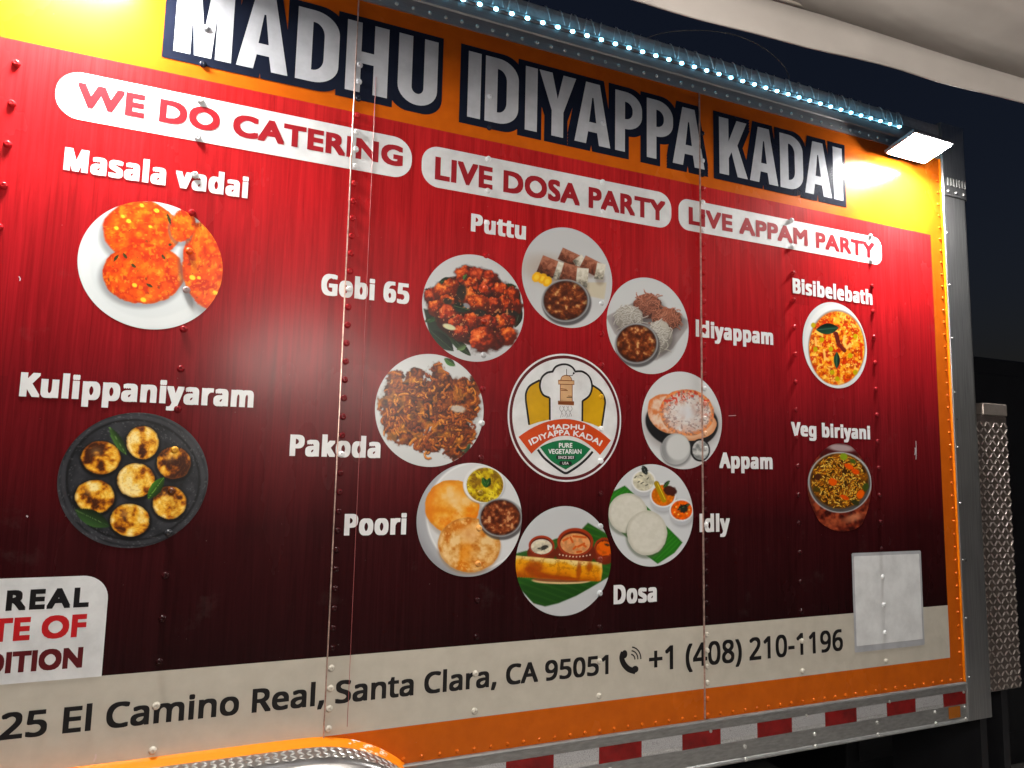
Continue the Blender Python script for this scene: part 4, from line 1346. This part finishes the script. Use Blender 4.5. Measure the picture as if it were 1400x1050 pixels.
# ------------------------------------------------------------------ rails, corner post, reflective tape
top = extrude_profile('top_rail', [(-0.0065, 2.943), (-0.0065, 2.984), (-0.011, 2.988), (-0.014, 3.016), (-0.006, 3.019), (-0.006, 3.036), (-0.0075, 3.040), (-0.0075, 3.046), (0.03, 3.046), (0.03, 2.943)], X_LEFT, X_RIGHT + .004, ALU_D, TRUCK)
for k in range(48):
    x = 0.4216 + 0.0512 * k
    if x < 2.8:
        rivet(x, 2.959, STEEL, SMALL, 'rivet', top, -0.0065)
# clear ribbed cover over the LED rope
CLEAR = metal('ribbed_foil', (0.80, 0.82, 0.85, 1), 0.25, (30, 30, 30), .2, .3)
cap = extrude_profile('roof_edge', [(-0.0065, 3.046), (-0.0060, 3.075), (-0.003, 3.092), (0.006, 3.100), (0.20, 3.102), (0.20, 3.046)], X_LEFT, X_RIGHT + .004, metal('roof_edge_foil', (0.62, 0.64, 0.68, 1), .35, (20, 20, 20), .3, .3), TRUCK)
bm = bmesh.new()
x = 0.20
while x < 2.62:
    for sgn_ in (-1, 1):
        jit = random.uniform(-.006, .006)
        pts = []
        for k in range(7):
            t = k / 6
            a = t * math.pi / 2
            pts.append((x + sgn_ * (0.020 - 0.016 * t), -0.0095 + 0.014 * (1 - math.cos(a)) * .9, 3.044 + 0.056 * math.sin(a) + .001))
        if random.random() < .82:
            tube(bm, [(q[0] + jit, q[1], q[2]) for q in pts], random.uniform(.0010, .0022), 5)
    x += 0.0545
ribs = bm_obj('rib_pattern', bm, CLEAR, cap, True)
ribs['kind'] = 'stuff'
# LED rope
bm = bmesh.new()
tube(bm, [(0.1, -0.0095, 3.0275), (1.4, -0.0095, 3.0275), (2.60, -0.0095, 3.0275)], 0.0052, 8)
rope = bm_obj('led_rope', bm, vinyl('rope_sleeve', srgb(120, 96, 92), 0.2), TRUCK, True)
LED = emit('led_chip_blue_white', (0.22, 0.72, 1.0, 1), LED_STRENGTH)
led_me = None
for k in range(46):
    x = 2.5845 - 0.0545 * k
    if x < 0.12:
        break
    if led_me is None:
        bm = bmesh.new()
        bmesh.ops.create_icosphere(bm, subdivisions=1, radius=0.0078)
        for v in bm.verts:
            v.co.x *= 1.15
            v.co.z *= .8
        led_me = bpy.data.meshes.new('led')
        bm.to_mesh(led_me)
        bm.free()
        led_me.materials.append(LED)
    o = bpy.data.objects.new('led', led_me)
    o.location = (x, -0.0155, 3.0275)
    link(o, rope)

# skirt rail under the wall
skirt = extrude_profile('skirt_rail', [(-0.010, Z_RAIL - .0005), (-0.0125, Z_RAIL - .004), (-0.010, Z_RAIL - .009), (-0.006, Z_RAIL - .011), (-0.006, Z_SKIRT + .012), (-0.010, Z_SKIRT + .010), (-0.0135, Z_SKIRT + .005), (-0.011, Z_SKIRT), (0.045, Z_SKIRT), (0.045, Z_RAIL - .0005)], 0.52, X_RIGHT, ALU, TRUCK)
TAPE_R = vinyl('red_reflective_tape', srgb(138, 18, 18), 0.22, .28)
def tape_white():
    m, nt, b = new_mat('silver_reflective_tape')
    vz = nt.nodes.new('ShaderNodeTexVoronoi')
    vz.feature = 'DISTANCE_TO_EDGE'
    vz.inputs['Scale'].default_value = 180.0
    nt.links.new(wpos(nt), vz.inputs['Vector'])
    c = ramp(nt, vz.outputs['Distance'], [(0.0, (0.26, 0.26, 0.27, 1)), (0.08, (0.50, 0.50, 0.52, 1))])
    nt.links.new(c, b.inputs['Base Color'])
    gloss(b, 0.25)
    b.inputs['Metallic'].default_value = 0.1
    return m
TAPE_W = tape_white()
TAPE_S = metal('prism_strip', (0.85, 0.85, 0.85, 1), 0.2, (40, 40, 40), 0.5)
tx = W(931, 1024.3)[0]
k0 = -6
for k in range(k0, 10):
    x0 = tx + 0.1524 * k
    xe = min(x0 + 0.1524, X_RIGHT - .002)
    if x0 < 0.53 or xe - x0 < .02:
        continue
    t = flat('reflective_tape', [([(x0, .720), (xe, .720), (xe, .768), (x0, .768)], [])], -0.0068, TAPE_R if k % 2 == 0 else TAPE_W, skirt)
    if k % 2:
        flat('reflective_tape', [([(x0, .722), (xe, .722), (xe, .733), (x0, .733)], [])], -0.0072, TAPE_S, skirt)
BOLT = [(0.0068, 0.0), (0.0068, -0.004), (0.0052, -0.006), (0.0030, -0.0064), (0.0026, -0.0045), (0, -0.0045)]
for px, ya, yb in ((280, 962, 1010), (557, 912, 958), (807, 866, 912), (1037, 825, 868), (1155, 803, 850)):
    for y_ in (ya, yb):
        x, z = W(920 + px / 2.9167, 690 + y_ / 2.9167)
        rivet(min(x, X_RIGHT - .012), z, STEEL, BOLT, 'bolt', skirt, -0.006 if z > .675 else -0.0105)
for x in (0.62, 0.92, 1.22):
    for z in (0.700, 0.672):
        rivet(x, z, STEEL, BOLT, 'bolt', skirt, -0.006)
for px, py in ((145, 900), (527, 838), (857, 783), (1152, 745)):
    x, z = W(920 + px / 2.9167, 690 + py / 2.9167)
    rivet(min(x, X_RIGHT - .012), z, STEEL, SMALL[:3] + [(0, -.0035)], 'screw', skirt, -0.006)
(xa, za), (xb, zb) = W(1293.7, 965), W(1310.5, 978)
flat('side_reflector', [(round_rect(xa, xb, zb - .004, za - .004, (.003,) * 4, 4), [])], -0.0085, vinyl('amber_reflector', srgb(176, 100, 22), 0.2), skirt)

# corner post with its casting
PW = 3.0
prof = [(X_RIGHT + .001, -0.004), (X_RIGHT + .004, -0.012)] + [(PW - 0.030 + 0.030 * math.sin(a), -0.012 + 0.030 * (1 - math.cos(a))) for a in np.linspace(0, math.pi / 2, 7)] + [(PW, 0.12), (X_RIGHT + .001, 0.12)]
def post(name, z0, z1, grow, mat, parent):
    P = [(x + (grow if x > 2.9 else 0), y - (grow if y < .05 else 0)) for x, y in prof]
    n = len(P)
    v = [(x, y, z0) for x, y in P] + [(x, y, z1) for x, y in P]
    f = [(i, (i + 1) % n, n + (i + 1) % n, n + i) for i in range(n)] + [tuple(range(n - 1, -1, -1)), tuple(range(n, 2 * n))]
    return mesh_obj(name, v, f, mat, parent)
cp = post('corner_post', 0.655, 2.785, 0.0, ALU_V, TRUCK)
cc = post('corner_casting', 2.783, 3.104, 0.004, ALU_V, TRUCK)
bm = bmesh.new()
for k in range(7):
    x = 2.862 + k * .018
    box(bm, x, x + .007, -0.021, -0.0155, 2.826, 2.862, .002, 1)
bm_obj('casting_ribs', bm, ALU, cc)
for k in range(3):
    rivet(2.865 + k * .05, 2.802, STEEL, SMALL, 'rivet', cc, -0.016)
for k in range(9):
    rivet(2.852, 2.62 - .225 * k, STEEL, [(0.0042, 0), (0.0036, -.003), (0, -.0038)], 'screw', cp, -0.012)
bm = bmesh.new()
box(bm, X_RIGHT - .0025, X_RIGHT + .0012, -0.009, 0.0, Z_RAIL, Z_TOP - .002, .001, 1)
bm_obj('edge_trim', bm, ORANGE_TRIM, TRUCK)

# wheel arch: orange lip and tread plate fender
arch = [(-1.6, .888), (-.6, .888), (-.2, .888), (.10, .8885), (.26, .8885), (.35, .886), (.42, .874), (.48, .853), (.53, .826), (.575, .792), (.61, .75), (.64, .70), (.655, .62)]
arch = [arch[0], arch[1]] + [p for p in smooth_path(arch[1:], 5)][1:]
def sweep(name, ys, mat, parent):
    """ys: list of (y, outward offset)"""
    V, F = [], []
    n = len(arch)
    for i, (x, z) in enumerate(arch):
        a, b = np.array(arch[max(i - 1, 0)]), np.array(arch[min(i + 1, n - 1)])
        t = (b - a) / np.linalg.norm(b - a)
        nn = np.array([-t[1], t[0]])
        for y, o in ys:
            q = np.array([x, z]) + nn * o
            V.append((q[0], y, q[1]))
    m = len(ys)
    F = [(i * m + j, (i + 1) * m + j, (i + 1) * m + j + 1, i * m + j + 1) for i in range(n - 1) for j in range(m - 1)]
    return mesh_obj(name, V, F, mat, parent, True)
def worn_orange():
    m, nt, b = new_mat('worn_orange_enamel')
    f = noise(nt, 26.0, wpos(nt, (1.0, 2.0, 1.0)), 6.0, 0.7)
    sep = nt.nodes.new('ShaderNodeSeparateXYZ')
    nt.links.new(wpos(nt), sep.inputs[0])
    w = math_node(nt, 'MULTIPLY_ADD', math_node(nt, 'ABSOLUTE', math_node(nt, 'SUBTRACT', sep.outputs[0], 0.475)), -5.0, 0.60)
    k = math_node(nt, 'GREATER_THAN', math_node(nt, 'MULTIPLY_ADD', w, 0.30, f), 0.70)
    nt.links.new(mix_col(nt, k, srgb(238, 132, 14), srgb(226, 220, 206)), b.inputs['Base Color'])
    gloss(b, 0.3)
    bump(nt, b, f, 0.2, 0.003)
    return m
fen = sweep('fender', [(-0.030, .001), (-0.10, .001), (-0.118, -.002), (-0.128, -.010), (-0.131, -.05)], metal('fender_plate', (0.42, 0.41, 0.41, 1), 0.28, (6, 6, 6), .4, .9), TRUCK)
sweep('fender_lip', [(0.001, .012), (-0.004, .010), (-0.012, .0045), (-0.036, .003), (-0.041, -.001)], worn_orange(), fen)
bm = bmesh.new()
def lozenge(bm, c, u, v, nrm, a, b, h):
    c, u, v, nrm = Vector(c), Vector(u), Vector(v), Vector(nrm)
    base = [bm.verts.new(c + u * sx * a + v * sy * b) for sx, sy in ((-1, 0), (-.5, -1), (.5, -1), (1, 0), (.5, 1), (-.5, 1))]
    top_ = [bm.verts.new(c + nrm * h + u * sx * a * .62 + v * sy * b * .35) for sx, sy in ((-1, 0), (0, -1), (1, 0), (0, 1))]
    bm.faces.new(top_)
    for q in ((base[0], base[1], top_[1], top_[0]), (base[1], base[2], top_[1]), (base[2], base[3], top_[2], top_[1]), (base[3], base[4], top_[3], top_[2]), (base[4], base[5], top_[3]), (base[5], base[0], top_[0], top_[3])):
        bm.faces.new(q)
acc = 0
for i in range(len(arch) - 1):
    a, b = np.array(arch[i]), np.array(arch[i + 1])
    if b[0] < -.5:
        continue
    L = np.linalg.norm(b - a)
    t = (b - a) / L
    nn = np.array([-t[1], t[0]])
    while acc < L:
        q = a + t * acc + nn * .0012
        for j in range(4):
            s = 1 if (round((acc + a[0]) / .02) + j) % 2 else -1
            u = Vector((t[0] * .72, .69 * s, t[1] * .72))
            v_ = Vector((t[0] * .69 * s, -.72, t[1] * .69 * s))
            lozenge(bm, (q[0], -.052 - j * .018, q[1]), u, v_, (nn[0], 0, nn[1]), .0105, .0032, .0022)
        acc += .020
    acc -= L
bmesh.ops.recalc_face_normals(bm, faces=bm.faces)
tr = bm_obj('tread_pattern', bm, STEEL, fen)
tr['kind'] = 'stuff'

# flood lamps under the top rail
LENS = emit('flood_lens', (1.0, 0.97, 0.92, 1), FLOOD_STRENGTH)
def flood(cx, lab):
    """flat LED flood, tipped outwards over the queue"""
    piv = Vector((cx, -.120, 2.884))
    rot = Matrix.Rotation(math.radians(-13), 4, 'X')
    def tip(bm):
        for v in bm.verts:
            v.co = piv + rot @ v.co
        return bm
    bm = bmesh.new()
    box(bm, -.112, .112, -.070, .070, .001, .018, .005, 2)
    h = bm_obj('flood_lamp', tip(bm), ALU_D, TRUCK)
    h['label'] = lab
    bm = bmesh.new()
    box(bm, -.104, .104, -.062, .062, -.004, .0015, .002, 1)
    bm_obj('lens', tip(bm), LENS, h)
    bm = bmesh.new()
    for k in range(9):
        x = -.096 + k * .024
        box(bm, x - .002, x + .002, -.058, .058, .017, .028)
    bm_obj('cooling_fins', tip(bm), ALU_D, h)
    bm = bmesh.new()
    box(bm, cx - .018, cx + .018, -.112, -.004, 2.900, 2.912, .001, 1)
    box(bm, cx - .030, cx + .030, -.0045, -.0012, 2.890, 2.935, .001, 1)
    bm_obj('bracket', bm, DARK, h)
flood(2.56, 'glaring square flood lamp by the corner post')
flood(-0.345, 'flood lamp above the catering pill')

# scratches in the vinyl
SCR = vinyl('scratched_vinyl', srgb(206, 196, 196), 0.4)
for a, b, w in (((1252, 603), (1252, 628), .0030), ((996, 568.5), (1006, 568), .0016), ((1251, 612), (1250.5, 622), .004), ((26, 378), (27, 384), .002), ((128, 1041), (131, 1031), .004), ((36, 705), (37, 707), .003)):
    (xa, za), (xb, zb) = W(*a), W(*b)
    flat('scratch', [(stroke([(xa, za), ((xa + xb) / 2 + .002, (za + zb) / 2), (xb, zb)], w), [])], L1, SCR, TRUCK)

# ------------------------------------------------------------------ beyond the corner: tread plate box and dark cabinet
TB = empty('tool_box', (3.12, 0.3, 0.0), 'brown metal tread plate box standing beside the corner post', 'tool box')
bm = bmesh.new()
box(bm, 3.015, 3.225, 0.02, 0.55, 0.735, 1.862, .004, 1)
bd = bm_obj('box_body', bm, PLATE, TB)
bm = bmesh.new()
pz, r_ = .75, 0
while pz < 1.85:
    for j in range(8):
        s = 1 if (r_ + j) % 2 else -1
        lozenge(bm, (3.03 + j * .0262, 0.0195, pz), (.70 * s, 0, .714), (.714, 0, -.70 * s), (0, -1, 0), .0150, .0048, .0035)
    pz += .0262
    r_ += 1
bmesh.ops.recalc_face_normals(bm, faces=bm.faces)
t_ = bm_obj('tread_pattern', bm, PLATE_L, bd)
t_['kind'] = 'stuff'
bm = bmesh.new()
box(bm, 3.065, 3.225, 0.015, 0.56, 1.863, 1.915, .004, 1)
bm_obj('lid', bm, PLATE_L, TB)
bm = bmesh.new()
for x in (3.04, 3.18):
    box(bm, x, x + .04, 0.08, 0.5, 0.0, .738)
bm_obj('stand', bm, DARK, TB)

GC = empty('cabinet', (3.7, 1.2, 0.0), 'tall dark cabinet behind the tread plate box', 'cabinet')
bm = bmesh.new()
box(bm, 3.03, 4.6, 0.75, 1.8, 0.02, 2.30, .012, 2)
cb = bm_obj('cabinet_body', bm, DARK, GC)
bm = bmesh.new()
box(bm, 3.10, 3.78, 0.735, 0.752, 0.2, 2.2, .004, 1)
d1 = bm_obj('door', bm, DARK, GC)
bm = bmesh.new()
box(bm, 3.82, 4.5, 0.735, 0.752, 0.2, 2.2, .004, 1)
bm_obj('door', bm, DARK, GC)
bm = bmesh.new()
box(bm, 3.72, 3.745, 0.71, 0.74, 1.0, 1.16, .004, 1)
bm_obj('handle', bm, STEEL, d1)

# cable looping above the roof edge
pts = [W(884, 52, .12), W(905, 45.5, .12), W(935, 42, .12), W(968, 42, .12), W(1005, 48, .12), W(1038, 62, .12), (W(1062, 80, .12)), W(1076, 98, .12), W(1080, 118, .12)]
bm = bmesh.new()
tube(bm, [(p[0], .12, p[1]) for p in smooth_path(pts, 4)], 0.0016, 6)
tag(bm_obj('cable', bm, vinyl('cable_jacket', srgb(190, 186, 180), 0.4), None, True), 'thin bare cable looping up over the truck roof edge', 'cable')

# ------------------------------------------------------------------ canopy over the queue
TENT = empty('canopy_tent', (0.9, -2.4, 0.0), 'pale canvas canopy stretched in front of the truck', 'canopy')
def fabric():
    m, nt, b = new_mat('canvas')
    f = noise(nt, 3.0, wpos(nt), 5.0)
    c = ramp(nt, f, [(0.3, (0.30, 0.278, 0.262, 1)), (0.7, (0.40, 0.37, 0.35, 1))])
    nt.links.new(c, b.inputs['Base Color'])
    gloss(b, 0.7, spec=.3)
    bump(nt, b, noise(nt, 2.2, wpos(nt, (1.0, 3.0, 1.0)), 3.0), 0.25, 0.05)
    return m
CANVAS = fabric()
e0, e1 = np.array([0.77, -0.826]), np.array([1.88, -0.905])
ed = (e1 - e0) / np.linalg.norm(e1 - e0)
en = np.array([ed[1], -ed[0]])            # away from the truck
TA, TBB = e0 - ed * 1.55, e1 + ed * 0.62
ZE = 2.55
def tent_pt(s, t):
    """s along the edge 0..1, t away from the truck 0..1 (3 m)"""
    p = TA + (TBB - TA) * s + en * 3.0 * t
    rise = .62 * min(1, 2 * min(t, 1 - t)) * (min(1, 2.2 * min(s, 1 - s) + .02))
    sag = -.02 * math.sin(math.pi * min(1, 2 * min(t, 1 - t))) - .012 * math.sin(s * math.pi * 3) * (1 - t)
    return (p[0], p[1], ZE + .075 + rise + sag)
ns, ntt = 40, 40
V = [tent_pt(i / ns, j / ntt) for i in range(ns + 1) for j in range(ntt + 1)]
F = [(i * (ntt + 1) + j, (i + 1) * (ntt + 1) + j, (i + 1) * (ntt + 1) + j + 1, i * (ntt + 1) + j + 1) for i in range(ns) for j in range(ntt)]
roof = mesh_obj('canopy_sheet', V, F, CANVAS, TENT, True)
sm = roof.modifiers.new('thickness', 'SOLIDIFY')
sm.thickness = .006
def valance(pa, pb, sag):
    n = 48
    V, F = [], []
    d = (pb - pa) / np.linalg.norm(pb - pa)
    o = np.array([d[1], -d[0]])
    for i in range(n + 1):
        s = i / n
        q = pa + (pb - pa) * s
        w = .002 * math.sin(s * 31) + .0015 * math.sin(s * 57 + 1)
        for z, k in ((ZE + .082, 0), (ZE + .05, .6), (ZE + .016, 1), (ZE, 1), (ZE - .002, 1.6)):
            V.append((q[0] + o[0] * w * k, q[1] + o[1] * w * k, z + .0012 * math.sin(s * 9) * (k > .5) * sag))
    F = [(i * 5 + j, (i + 1) * 5 + j, (i + 1) * 5 + j + 1, i * 5 + j + 1) for i in range(n) for j in range(4)]
    v = mesh_obj('valance', V, F, CANVAS, TENT, True)
    v.modifiers.new('thickness', 'SOLIDIFY').thickness = .005
    return v
c00, c10, c11, c01 = TA, TBB, TBB + en * 3.0, TA + en * 3.0
for a, b in ((c00, c10), (c10, c11), (c11, c01), (c01, c00)):
    valance(a, b, 1)
bm = bmesh.new()
for a, b in ((c00, c10), (c10, c11), (c11, c01), (c01, c00)):
    ia, ib = a + (np.mean([c00, c11], 0) - a) * .006, b + (np.mean([c00, c11], 0) - b) * .006
    tube(bm, [(ia[0], ia[1], ZE + .092), (ib[0], ib[1], ZE + .092)], .007, 8)
bm_obj('frame', bm, vinyl('grey_tube_paint', srgb(150, 142, 134), .6), TENT, True)
for c in (c00, c10, c11, c01):
    q = c + (np.mean([c00, c11], 0) - c) * .02
    bm = bmesh.new()
    tube(bm, [(q[0], q[1], 0), (q[0], q[1], ZE + .06)], .017, 10)
    box(bm, q[0] - .06, q[0] + .06, q[1] - .06, q[1] + .06, 0, .008)
    bm_obj('leg', bm, STEEL, TENT, True)

# unseen fill lamps added to brighten the wall, shaped as globe bulbs on a cord
FL = empty('added_fill_lights', (0.7, -2.5, 2.2), 'added fill light out of view, shaped as frosted globe bulbs under the canopy', 'fill lights')
spots = [(0.30, -1.95, 2.14), (0.62, -2.20, 2.22), (0.98, -2.48, 2.12), (0.58, -2.82, 2.26), (1.22, -3.05, 2.16)]
FILL_GLOBE = emit('fill_globe', (1.0, 0.93, 0.84, 1), FILL_STRENGTH)
order = [(0.02, -1.72, 2.66)] + [(x, y, z + .20) for x, y, z in spots] + [(1.55, -3.45, 2.66)]
bm = bmesh.new()
tube(bm, smooth_path(order, 6), .004, 6)
bm_obj('cord', bm, RUBBER, FL, True)
for x, y, z in spots:
    bm = bmesh.new()
    bmesh.ops.create_uvsphere(bm, u_segments=16, v_segments=10, radius=.060, matrix=Matrix.Translation((x, y, z)))
    b_ = bm_obj('fill_bulb', bm, FILL_GLOBE, FL, True)
    bm = bmesh.new()
    tube(bm, [(x, y, z + .052), (x, y, z + .125), (x, y, z + .20)], [.020, .020, .006], 10)
    bm_obj('socket', bm, RUBBER, b_, True)
